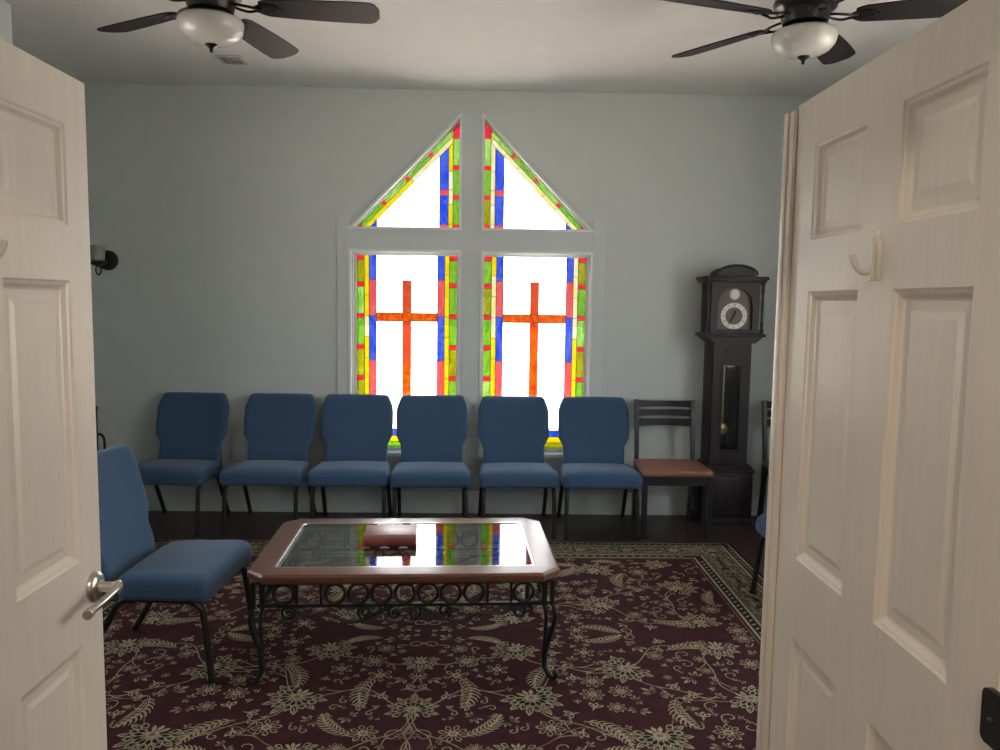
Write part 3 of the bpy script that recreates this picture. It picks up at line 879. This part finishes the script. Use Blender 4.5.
    # legs: two bowed bars that join and end in a scroll foot
for sx in (-1, 1):
    for sy in (-1, 1):
        lg = MB(); X0, Y0_ = sx * ax, sy * ay
        o = 1 / math.sqrt(2)
        def P(u, z): return (X0 + sx * u * .85, Y0_ + sy * u * .53, z)
        lg.tube([P(-.012, zr0 - .012), P(-.012, zt - .043)], 0, sq=(.010, .010))
        lg.tube([P(.024, zr0 - .004), P(.024, zt - .043)], 0, sq=(.009, .009))
        outer = smoothpath([P(.024, zr0 + .004), P(.034, zr0 - .02), P(.040, zr0 - .05), P(.034, zr0 - .09), P(.018, zr0 - .14), P(.002, zr0 - .19), P(-.006, zr0 - .235), P(-.006, zr0 - .275), P(.004, .035), P(.020, .014), P(.040, .012), P(.051, .024), P(.046, .038), P(.036, .036)], 5)
        inner = smoothpath([P(-.030, zr0 + .0), P(-.014, zr0 - .012), P(-.004, zr0 - .045), P(-.002, zr0 - .09), P(-.006, zr0 - .14), P(-.008, zr0 - .20), P(-.010, zr0 - .25)], 5)
        n = len(outer)
        lg.tube(outer, [.0085 + .003 * math.sin(PI * i / n) for i in range(n)], 10)
        lg.tube(inner, .0080, 10)
        lg.build('leg', M['iron'], tb)

# ------------------------------------------------------------------ book on the glass
bk = thing('book', 'thick maroon hardcover book lying on the glass coffee table', 'book', (-.425, 3.60, RUGZ + zt - .0025), math.radians(3))
bw, bd, bh = .118, .082, .050
cv = MB()
cv.box((-bw, -bd, 0), (bw, bd, .0045), .0015); cv.box((-bw, -bd, bh - .0045), (bw, bd, bh), .0015)
sp = [(-bd, .0), (-bd - .004, .010), (-bd - .006, .020), (-bd - .006, bh - .020), (-bd - .004, bh - .010), (-bd, bh), (-bd + .004, bh), (-bd + .004, 0)]
cv.prism(sp, -bw, bw, 'x')
cv.build('cover', M['bookcover'], bk, smooth=40)
pg = MB(); pg.box((-bw + .005, -bd + .003, .0045), (bw - .005, bd - .005, bh - .0045), .001); pg.build('page_block', M['paper'], bk, smooth=0)

# ------------------------------------------------------------------ ceiling fans
def make_fan(label, loc, a0):
    t = thing('ceiling_fan', label, 'ceiling fan', loc, 0, 'ceiling fans with opal bowl lights')
    zc = H - loc[2]
    c = MB(); c.lathe([(0, zc), (.07, zc), (.07, zc - .01), (.055, zc - .045), (.025, zc - .06), (0, zc - .06)], 28); c.build('canopy', M['fanmetal'], t)
    d = MB(); d.tube([(0, 0, .14), (0, 0, zc - .055)], .012, 12); d.build('downrod', M['fanmetal'], t)
    mo = MB(); mo.lathe([(0, .15), (.035, .15), (.05, .135), (.085, .125), (.125, .10), (.138, .07), (.132, .045), (.11, .03), (.10, .0), (.095, -.02), (.06, -.03), (0, -.03)], 40); mo.build('motor_housing', M['fanmetal'], t)
    lk = MB(); lk.lathe([(0, -.02), (.06, -.02), (.075, -.03), (.085, -.045), (.105, -.05), (.105, -.056), (0, -.056)], 36); lk.build('light_fitter', M['fanmetal'], t)
    bw_ = MB(); bw_.lathe([(.10, -.050), (.132, -.054), (.139, -.064), (.140, -.078), (.132, -.108), (.110, -.133), (.077, -.150), (.04, -.158), (0, -.160)], 44)
    bo = bw_.build('light_bowl', M['opal'], t, smooth=60); bo['label'] = 'white opal glass bowl'
    fi = MB(); fi.lathe([(0, -.152), (.026, -.154), (.028, -.162), (.018, -.170), (.009, -.176), (.008, -.186), (.005, -.192), (0, -.194)], 18); fi.build('finial', M['fanmetal'], bo)
    for i in range(5):
        A = math.radians(a0 + 72 * i)
        # blade: tapered paddle with rounded tip, pitched
        n = 26; R0, R1 = .205, .725
        up, lo = [], []
        for j in range(n + 1):
            u = j / n; x = R0 + (R1 - R0) * u
            w_ = .058 + .022 * math.sin(min(1, u * 1.25) * PI / 2)
            if u > .9: w_ *= math.sqrt(max(.02, 1 - ((u - .9) / .1) ** 2 * .85))
            if u < .06: w_ *= .72 + .28 * u / .06
            up.append((x, w_)); lo.append((x, -w_))
        poly = up + lo[::-1]
        bl = MB()
        T = Matrix.Rotation(A, 4, 'Z') @ Matrix.Translation((0, 0, .006)) @ Matrix.Rotation(math.radians(-12), 4, 'X')
        bl.prism(poly, -.003, .003, 'z', 0, T)
        b_ = bl.build('blade', M['fanblade'], t, smooth=30)
        br = MB()
        for s_ in (-1, 1):
            br.tube(smoothpath([(.085, s_ * .012, .012), (.12, s_ * .030, .004), (.155, s_ * .034, -.002), (.19, s_ * .018, -.002), (.215, s_ * .012, -.001)], 5), .006, 8, 0, Matrix.Rotation(A, 4, 'Z'))
        br.prism([(.19, -.022), (.235, -.040), (.275, -.030), (.30, 0), (.275, .030), (.235, .040), (.19, .022)], -.0085, -.003, 'z', 0, T)
        for px, py in ((.235, -.022), (.235, .022), (.272, 0)):
            br.lathe([(0, -.0125), (.005, -.0115), (.006, -.0085), (0, -.0085)], 10, 0, T @ Matrix.Translation((px, py, 0)))
        br.build('blade_bracket', M['fanmetal'], b_)
    return t
make_fan('dark five-blade ceiling fan with opal bowl light above the left side, near the ceiling vent', (-1.205, 3.585, 2.855), 5)
make_fan('dark five-blade ceiling fan with opal bowl light above the right door', (1.40, 3.60, 2.858), 54)

# ceiling register
VS = .62
vt = thing('ceiling_vent', 'small white slatted air vent in the ceiling behind the left fan', 'vent', (-1.63, 5.23, H)); vt.scale = (VS, VS, 1)
f_ = MB(); f_.ring(rectp(-.13, .13, -.13, .13), rectp(-.105, .105, -.105, .105), -.008, .0, 'z'); f_.build('vent_frame', M['vent'], vt, smooth=0)
for i in range(6):
    x = -.09 + i * .036
    s_ = MB(); s_.box((-.014, -.106, -.001), (.014, .106, .001), 0, 0, Matrix.Translation((x, 0, -.008)) @ Matrix.Rotation(math.radians(35), 4, 'Y')); s_.build('vent_slat', M['vent'], vt, smooth=0)
k_ = MB(); k_.box((-.106, -.106, -.0015), (.106, .106, -.0002)); k_.build('vent_throat', M['sconce_glass'], vt, smooth=0)

# wall sconce
sn = thing('wall_sconce', 'black wall sconce with grey cup shade on the back wall left of the stained glass', 'wall lamp', (-2.748, D, 1.858)); sn.scale = (.93, .93, .93)
RY = Matrix.Rotation(PI / 2, 4, 'X')
p_ = MB(); p_.lathe([(0, 0), (.078, 0), (.078, .010), (.066, .018), (.03, .022), (0, .022)], 32, 0, RY); p_.build('backplate', M['black'], sn)
a_ = MB(); a_.tube(smoothpath([(0, -.02, -.01), (0, -.06, -.03), (-.01, -.10, -.05), (-.02, -.14, -.045), (-.02, -.15, -.03)], 5), .007, 8)
a_.tube([(-.018 + .020 * math.cos(q), -.13, -.080 + .036 * math.sin(q)) for q in [2 * PI * i / 24 for i in range(24)]], .0058, 8, closed=True)
a_.build('arm', M['iron'], sn)
c_ = MB(); c_.lathe([(0, -.045), (.02, -.044), (.045, -.03), (.058, -.012), (.056, -.010), (0, -.012)], 28, 0, Matrix.Translation((-.02, -.15, -.005))); c_.build('cup_holder', M['black'], sn)
s_ = MB(); s_.lathe([(.045, -.012), (.056, -.005), (.060, .05), (.062, .105), (.059, .105), (.057, .05), (.05, .0), (0, -.005)], 30, 0, Matrix.Translation((-.02, -.15, 0))); s_.build('shade', M['sconce_glass'], sn)

# wrought iron floor stand at the far left
st = thing('iron_stand', 'black wrought iron scroll stand against the back wall behind the left door', 'stand', (-2.735, 5.58, 0))
r_ = MB(); r_.tube([(0, 0, .02), (0, 0, .80)], .008, 10); r_.lathe([(0, .795), (.010, .798), (.015, .812), (.010, .826), (0, .83)], 14); r_.build('rod', M['iron'], st)
for sx in (-1, 1):
    q = MB(); q.tube(smoothpath([(0, 0, .62), (sx * .025, 0, .625), (sx * .047, 0, .60), (sx * .052, 0, .55), (sx * .050, 0, .50), (sx * .038, 0, .475), (sx * .026, 0, .485)], 5), .009, 8); q.build('scroll_arm', M['iron'], st)
for i in range(3):
    a = PI / 2 + 2 * PI * i / 3
    q = MB(); q.tube(smoothpath([(0, 0, .10), (.05 * math.cos(a), .05 * math.sin(a), .09), (.11 * math.cos(a), .11 * math.sin(a), .03), (.14 * math.cos(a), .14 * math.sin(a), .008)], 5), .008, 8); q.build('foot', M['iron'], st)
q = MB(); q.lathe([(0, .615), (.02, .618), (.022, .63), (0, .634)], 16); q.build('collar', M['iron'], st)

# ------------------------------------------------------------------ rug
RX0, RX1, RY0, RY1 = -2.19, 1.66, 2.20, 5.14
RC = ((RX0 + RX1) / 2, (RY0 + RY1) / 2)
rug = MB()
ZB = .009
rug.box((RX0, RY0, .0005), (RX1, RY1, ZB), .003, 0)
GOLD, DARK, ROSE, FIELD = 1, 2, 3, 0
LAY = {0: ZB + .0003, 1: ZB + .0006, 2: ZB + .0009, 3: ZB + .0012, 4: ZB + .0015}
hwx, hwy = (RX1 - RX0) / 2, (RY1 - RY0) / 2
HALF = [(1, 1), (-1, 1), (1, -1), (-1, -1)]
AXIS = [False]
def halves(mirror):
    return [(1, 1)] if not mirror else ([(1, 1), (1, -1)] if AXIS[0] else HALF)
def emit(poly, m_, z, mirror=True):
    for sx, sy in halves(mirror):
        rug.add([(RC[0] + sx * x, RC[1] + sy * y, LAY[z]) for x, y in poly], [tuple(range(len(poly)))], m_)
def stroke(pts, w_, m_, z, mirror=True, taper=None):
    P = [Vector(p) for p in pts]; n = len(P); L_, R_ = [], []
    for i in range(n):
        t = P[min(i + 1, n - 1)] - P[max(i - 1, 0)]
        if t.length < 1e-7: t = Vector((1, 0))
        t.normalize(); nn = Vector((-t.y, t.x))
        ww = w_ * (taper(i / (n - 1)) if taper else 1) / 2
        L_.append(P[i] + nn * ww); R_.append(P[i] - nn * ww)
    for sx, sy in halves(mirror):
        vs = [(RC[0] + sx * p.x, RC[1] + sy * p.y, LAY[z]) for p in L_ + R_]
        rug.add(vs, [(i, i + 1, n + i + 1, n + i) for i in range(n - 1)], m_)
def xf(pts, c, ang, s):
    ca, sa = math.cos(ang), math.sin(ang)
    return [(c[0] + s * (x * ca - y * sa), c[1] + s * (x * sa + y * ca)) for x, y in pts]
def petal(r0, r1, a, wd, n=8):
    """leaf-shaped outline pointing along angle a between radii r0 and r1"""
    ca, sa = math.cos(a), math.sin(a); out = []
    for i in range(n + 1):
        u = i / n; out.append((r0 + (r1 - r0) * u, wd * math.sin(PI * u ** 1.25) ))
    for i in range(n - 1, 0, -1):
        u = i / n; out.append((r0 + (r1 - r0) * u, -wd * math.sin(PI * u ** 1.25)))
    return [(x * ca - y * sa, x * sa + y * ca) for x, y in out]
def shrink(poly, k):
    cx = sum(p[0] for p in poly) / len(poly); cy = sum(p[1] for p in poly) / len(poly)
    return [(cx + (x - cx) * k, cy + (y - cy) * k) for x, y in poly]
rr = random.Random(11)
def outlined(poly, inner, k=.66, fill=DARK, z=1):
    emit(poly, GOLD, z); emit(shrink(poly, k), fill, z + 1)
def palmette(c, ang, s):
    """fan-shaped flower of two rows of outlined petals"""
    n = 15
    for i in range(n):
        a = math.radians(-34 + 248 * i / (n - 1))
        r = (1.02 if i % 2 else .80) * (1 - .16 * abs(math.cos(a)))
        outlined(xf(petal(.36, r, a, .098), c, ang, s), 0, .66, FIELD if i % 2 else DARK, 0)
        p = xf([(.60 * math.cos(a), .60 * math.sin(a)), (.84 * r * math.cos(a), .84 * r * math.sin(a))], c, ang, s)
        stroke(p, .006, GOLD, 2)
    n = 9
    for i in range(n):
        a = math.radians(-10 + 200 * i / (n - 1))
        outlined(xf(petal(.12, .55, a, .095), c, ang, s), 0, .62, DARK, 1)
    outlined(xf([(.17 * math.cos(q), .17 * math.sin(q)) for q in [2 * PI * i / 12 for i in range(12)]], c, ang, s), 0, .5, ROSE, 2)
    for a in (-60, -90, -120):
        emit(xf(petal(.1, .46, math.radians(a), .06), c, ang, s), GOLD, 0)
def rosette(c, ang, s, n=8):
    for i in range(n):
        outlined(xf(petal(.3, 1, 2 * PI * i / n, .20), c, ang, s), 0, .66, DARK if s > .06 else FIELD, 0)
    outlined(xf([(.34 * math.cos(q), .34 * math.sin(q)) for q in [2 * PI * i / 12 for i in range(12)]], c, ang, s), 0, .55, ROSE, 1)
def bud(c, ang, s):
    for a in (50, 90, 130):
        outlined(xf(petal(.05, 1, math.radians(a), .2), c, ang, s), 0, .5, DARK, 0)
    emit(xf(petal(-.5, .2, math.radians(90), .09), c, ang, s), GOLD, 0)
def leaf(c, ang, s, curl=.8, n=11):
    """curved feathery leaf: spine and barbs"""
    sp = []
    th = 0
    x = y = 0
    for i in range(n + 1):
        sp.append((x, y)); th = curl * (i / n) * 1.4; x += math.cos(th) / n; y += math.sin(th) / n
    stroke(xf(sp, c, ang, s), .010, GOLD, 1)
    for i in range(1, n):
        u = i / n; th = curl * u * 1.4; ln = .22 * math.sin(PI * (u * .85 + .12))
        for sd in (1, -1):
            a = th + sd * .75
            p0 = sp[i]; p1 = (p0[0] + ln * math.cos(a), p0[1] + ln * math.sin(a)); pm = (p0[0] + ln * .55 * math.cos(a + sd * .25), p0[1] + ln * .55 * math.sin(a + sd * .25))
            stroke(xf([p0, pm, p1], c, ang, s), .0095, GOLD, 0, taper=lambda t: 1.1 - .75 * t)
    stroke(xf([(sp[0][0], sp[0][1] - .0), sp[3], sp[6]], c, ang, s), .004, DARK, 2)
def sprig(c, ang, s):
    for a in (0, .7, -.7):
        emit(xf(petal(.1, 1 if a == 0 else .8, a, .13), c, ang, s), GOLD, 0)
        stroke(xf([(.2 * math.cos(a), .2 * math.sin(a)), (.62 * math.cos(a), .62 * math.sin(a))], c, ang, s), .10 * s, FIELD, 1)
def curl(c, ang, s):
    pts = [(math.cos(q * .62) * (1 - q / 11) * .8 - .2, math.sin(q * .62) * (1 - q / 11) * .8) for q in range(10)]
    stroke(xf([(.7, -.9), (.72, -.45)] + pts, c, ang, s), .0048, GOLD, 0)
    sprig(xf([(.72, -.5)], c, ang, s)[0], ang + 2.4, s * .55)
    sprig(xf([(.7, -.9)], c, ang, s)[0], ang - 1.2, s * .6)
def vine(p, q, bow, w_=.0048):
    p, q = Vector(p), Vector(q); d = q - p; nn = Vector((-d.y, d.x)); pts = []
    for i in range(15):
        u = i / 14; pts.append(p + d * u + nn * bow * math.sin(PI * u) + nn * .05 * math.sin(3 * PI * u))
    stroke(pts, w_, ROSE if rr.random() < .35 else GOLD, 0)
    # small curls off the stem
    for u in (.33, .66):
        i = int(u * 14); t = (pts[i + 1] - pts[i]).normalized(); sd = 1 if u < .5 else -1
        m_ = Vector((-t.y, t.x)) * sd
        cp = [pts[i] + t * .018 * k + m_ * (.010 * k * k * .28) for k in range(5)]
        stroke(cp, .0045, GOLD, 0); sprig(tuple(cp[-1]), math.atan2((cp[-1] - cp[-2]).y, (cp[-1] - cp[-2]).x), .034)

FX, FY = hwx - .352, hwy - .352       # half size of the field
# field layout of one quarter, mirrored to the other three
big = [((0, .30), PI / 2 - PI / 2, .115), ((0, .72), PI, .14), ((.42, .17), .4, .15), ((.47, .62), -.5, .165), ((.90, .36), .9, .165), ((.93, .90), -.3, .16),
       ((1.36, .14), .2, .145), ((1.36, .62), -.9, .155), ((.40, 1.00), .1, .12), ((1.34, 1.00), .5, .12), ((0, 1.04), 0, .10)]
pts_used = []
for c, a, s in big:
    AXIS[0] = c[0] == 0; palmette(c, a, s * .92); AXIS[0] = False; pts_used.append((c, s * 1.0))
lv = [((.17, .45), .9, .27, .9), ((.60, .33), 2.6, .26, -.9), ((.66, .80), .2, .25, 1.0), ((1.06, .62), 2.0, .25, -.9), ((1.12, .18), -.7, .24, .9), ((.20, .90), -.3, .22, -.8), ((.66, 1.06), 1.2 - 2, .20, .7), ((1.12, 1.02), 2.4, .2, .8), ((1.5, .36), 1.9, .22, -.8), ((.2, .06), -.2, .18, .8), ((.74, .08), .1, .22, -.7)]
for c, a, s, k in lv:
    leaf(c, a, s, k); pts_used.append(((c[0] + s * .45 * math.cos(a), c[1] + s * .45 * math.sin(a)), s * .33))
for (i, j, bw_) in [(0, 2, .15), (1, 3, -.2), (2, 4, .22), (3, 4, -.25), (3, 5, .2), (4, 7, .2), (5, 7, -.2), (6, 7, .22), (4, 6, -.2), (1, 8, .25), (8, 5, -.15), (5, 9, .2), (0, 1, .0), (1, 10, 0)]:
    vine(big[i][0], big[j][0], bw_)
tries = 0; count = 0
while tries < 30000 and count < 330:
    tries += 1
    s = rr.choice([.026, .032, .040, .05, .062]) if count > 60 else rr.choice([.05, .062, .07])
    c = (rr.uniform(0.03, FX - .05), rr.uniform(.03, FY - .05))
    if all(math.hypot(c[0] - q[0][0], c[1] - q[0][1]) > s * .8 + q[1] * .92 for q in pts_used):
        k = rr.random(); a = rr.uniform(0, 6.28)
        if s > .06 and k < .6: rosette(c, a, s * .85, rr.choice([6, 8]))
        elif k < .45: bud(c, a, s * .95)
        elif k < .55: rosette(c, a, s * .8, 8)
        elif k < .80: curl(c, a, s * .9)
        else:
            sprig(c, a, s); sprig((c[0] - s * .2 * math.cos(a), c[1] - s * .2 * math.sin(a)), a + PI * .8, s * .8)
        pts_used.append((c, s * .95)); count += 1
# borders: frames measured from the outer edge
def band(d0, d1, m_, z):
    o = [(-hwx + d0, -hwy + d0), (hwx - d0, -hwy + d0), (hwx - d0, hwy - d0), (-hwx + d0, hwy - d0)]
    i_ = [(-hwx + d1, -hwy + d1), (hwx - d1, -hwy + d1), (hwx - d1, hwy - d1), (-hwx + d1, hwy - d1)]
    vs = [(RC[0] + x, RC[1] + y, LAY[z]) for x, y in o + i_]
    rug.add(vs, [(k, (k + 1) % 4, 4 + (k + 1) % 4, 4 + k) for k in range(4)], m_)
for d0, d1, m_ in [(.004, .022, DARK), (.022, .032, GOLD), (.032, .072, DARK), (.072, .083, GOLD), (.083, .262, 4), (.262, .275, GOLD), (.275, .318, DARK), (.318, .331, GOLD), (.331, .345, DARK), (.345, .350, ROSE)]:
    band(d0, d1, m_, 2)
def border_motif(fn, d, step, off=0):
    """place fn(c, ang) along one quarter of the frame at distance d from the edge"""
    L_ = hwx - d; n = int((L_ - .06 - off) / step)
    for i in range(n + 1): fn((off + i * step, hwy - d), 0)
    L_ = hwy - d; n = int((L_ - .06 - off) / step)
    for i in range(n + 1): fn((hwx - d, off + i * step), -PI / 2)
_emit, _stroke = emit, stroke
def emit(poly, m_, z, mirror=True): _emit(poly, m_, min(4, z + 3) if z < 2 else 4, mirror)
def stroke(pts, w_, m_, z, mirror=True, taper=None): _stroke(pts, w_, m_, min(4, z + 3), mirror, taper)
LAY.update({3: ZB + .0012, 4: ZB + .0015})
border_motif(lambda c, a: emit(xf(petal(-1, 1, .9, .34), c, a, .015), GOLD, 0), .052, .045, .02)
border_motif(lambda c, a: emit(xf(petal(-1, 1, -.8, .34), c, a, .018), GOLD, 0), .2965, .05, .02)
border_motif(lambda c, a: rosette(c, a, .078, 10), .172, .30, .0)
border_motif(lambda c, a: sprig(c, a + 1.2, .05), .235, .075, .03)
border_motif(lambda c, a: sprig(c, a - 1.9, .05), .110, .075, .03)
border_motif(lambda c, a: sprig(c, a + .2, .045), .19, .1, .05)
border_motif(lambda c, a: bud(c, a, .066), .205, .30, .15)
border_motif(lambda c, a: bud(c, a + PI, .060), .145, .30, .15)
border_motif(lambda c, a: sprig(c, a + .4, .075), .215, .15, .075)
border_motif(lambda c, a: sprig(c, a + PI - .4, .07), .125, .15, .075)
border_motif(lambda c, a: sprig(c, a - .9, .06), .168, .15, .055)
border_motif(lambda c, a: sprig(c, a + 2.2, .055), .180, .15, .105)
border_motif(lambda c, a: stroke(xf([(-.15, -.03), (-.09, .03), (-.03, .055), (.03, -.05), (.09, -.03), (.15, -.03)], c, a, 1), .008, GOLD, 0), .172, .30, .15)
rosette((hwx - .172, hwy - .172), .4, .075, 8)
ro = rug.build('area_rug', [M['field'], M['gold'], M['rugdark'], M['rugrose'], M['rugolive']], smooth=0)
tag(ro, 'burgundy floral area rug with gold vines and patterned border under the coffee table', 'rug')

# ------------------------------------------------------------------ outside and light
sbox('ground_outside', (-30, -10, -.5), (30, 60, -.30), M['ground'])
sbox('bounce_strip_outside', (-7, D + WT + .03, -.305), (7, 9.6, -.27), M['bounce_strip'])  # unseen pale strip, added to bounce sunlight up onto the ceiling

wd = bpy.data.worlds.new('overcast_sky'); SC.world = wd; wd.use_nodes = True
N, L = wd.node_tree.nodes, wd.node_tree.links
bg = N['Background']; bg.inputs['Strength'].default_value = SKY
tc = N.new('ShaderNodeTexCoord'); sp = N.new('ShaderNodeSeparateXYZ'); rp = N.new('ShaderNodeValToRGB')
L.new(tc.outputs['Generated'], sp.inputs['Vector']); L.new(sp.outputs['Z'], rp.inputs['Fac'])
e = rp.color_ramp.elements
e[0].position = 0; e[0].color = (1.0, .96, .92, 1)
e[1].position = .6; e[1].color = (.90, .96, 1.0, 1)
L.new(rp.outputs['Color'], bg.inputs['Color'])

def area(name, loc, rot, sx, sy, power, col):
    l = bpy.data.lights.new(name, 'AREA'); l.shape = 'RECTANGLE'; l.size = sx; l.size_y = sy; l.energy = power; l.color = col
    o = bpy.data.objects.new(name, l); o.location = loc; o.rotation_euler = rot; COL.objects.link(o); return o
pt = area('window_portal', (-.105, D + WT + .01, 1.68), (-PI / 2, 0, 0), 1.84, 2.55, 1, (1, 1, 1)); pt.data.cycles.is_portal = True
for k, (X, ya, yb) in enumerate(ADDED_WINDOWS):
    right = X > 0
    q = area('side_portal', (X + WT + .01 if right else X - .01, (ya + yb) / 2, (SZ0 + SZ1) / 2), (0, PI / 2 if right else -PI / 2, 0), SZ1 - SZ0, yb - ya, 1, (1, 1, 1)); q.data.cycles.is_portal = True
sl = bpy.data.lights.new('sun', 'SUN'); sl.energy = 110; sl.angle = .02; sl.color = (1, .88, .78)
so = bpy.data.objects.new('sun', sl); so.rotation_euler = Vector((0, -.10, .995)).to_track_quat('Z', 'Y').to_euler(); so.location = (0, -10, 12); COL.objects.link(so)
# unseen hall light added behind the camera, lights the doors and room
area('hall_fill_light', (.1, -.6, 2.70), (0, 0, 0), .9, .5, 38, (1, .86, .70))

# ------------------------------------------------------------------ camera
cam = bpy.data.cameras.new('camera'); cam.sensor_width = 36; cam.lens = 790.22 / 1000 * 36; cam.clip_start = .02
co = bpy.data.objects.new('camera', cam); COL.objects.link(co)
fw = Vector((.0199708, .99547399, -.09291236)); r = Vector((.99973149, -.01879062, .01355975)); u = Vector((-.0117525, .09315821, .99558195))
Mx = Matrix(((r.x, u.x, -fw.x, 0), (r.y, u.y, -fw.y, 0), (r.z, u.z, -fw.z, 1.60), (0, 0, 0, 1)))
co.matrix_world = Mx
SC.camera = co
SC.view_settings.view_transform = 'Standard'; SC.view_settings.look = 'None'
SC.view_settings.exposure = 0; SC.view_settings.gamma = 1; SC.view_settings.use_curve_mapping = False
SC.cycles.max_bounces = 16; SC.cycles.diffuse_bounces = 8; SC.cycles.transparent_max_bounces = 16
SC.cycles.use_denoising = True
SC.cycles.sample_clamp_indirect = 10
bpy.context.view_layer.update()
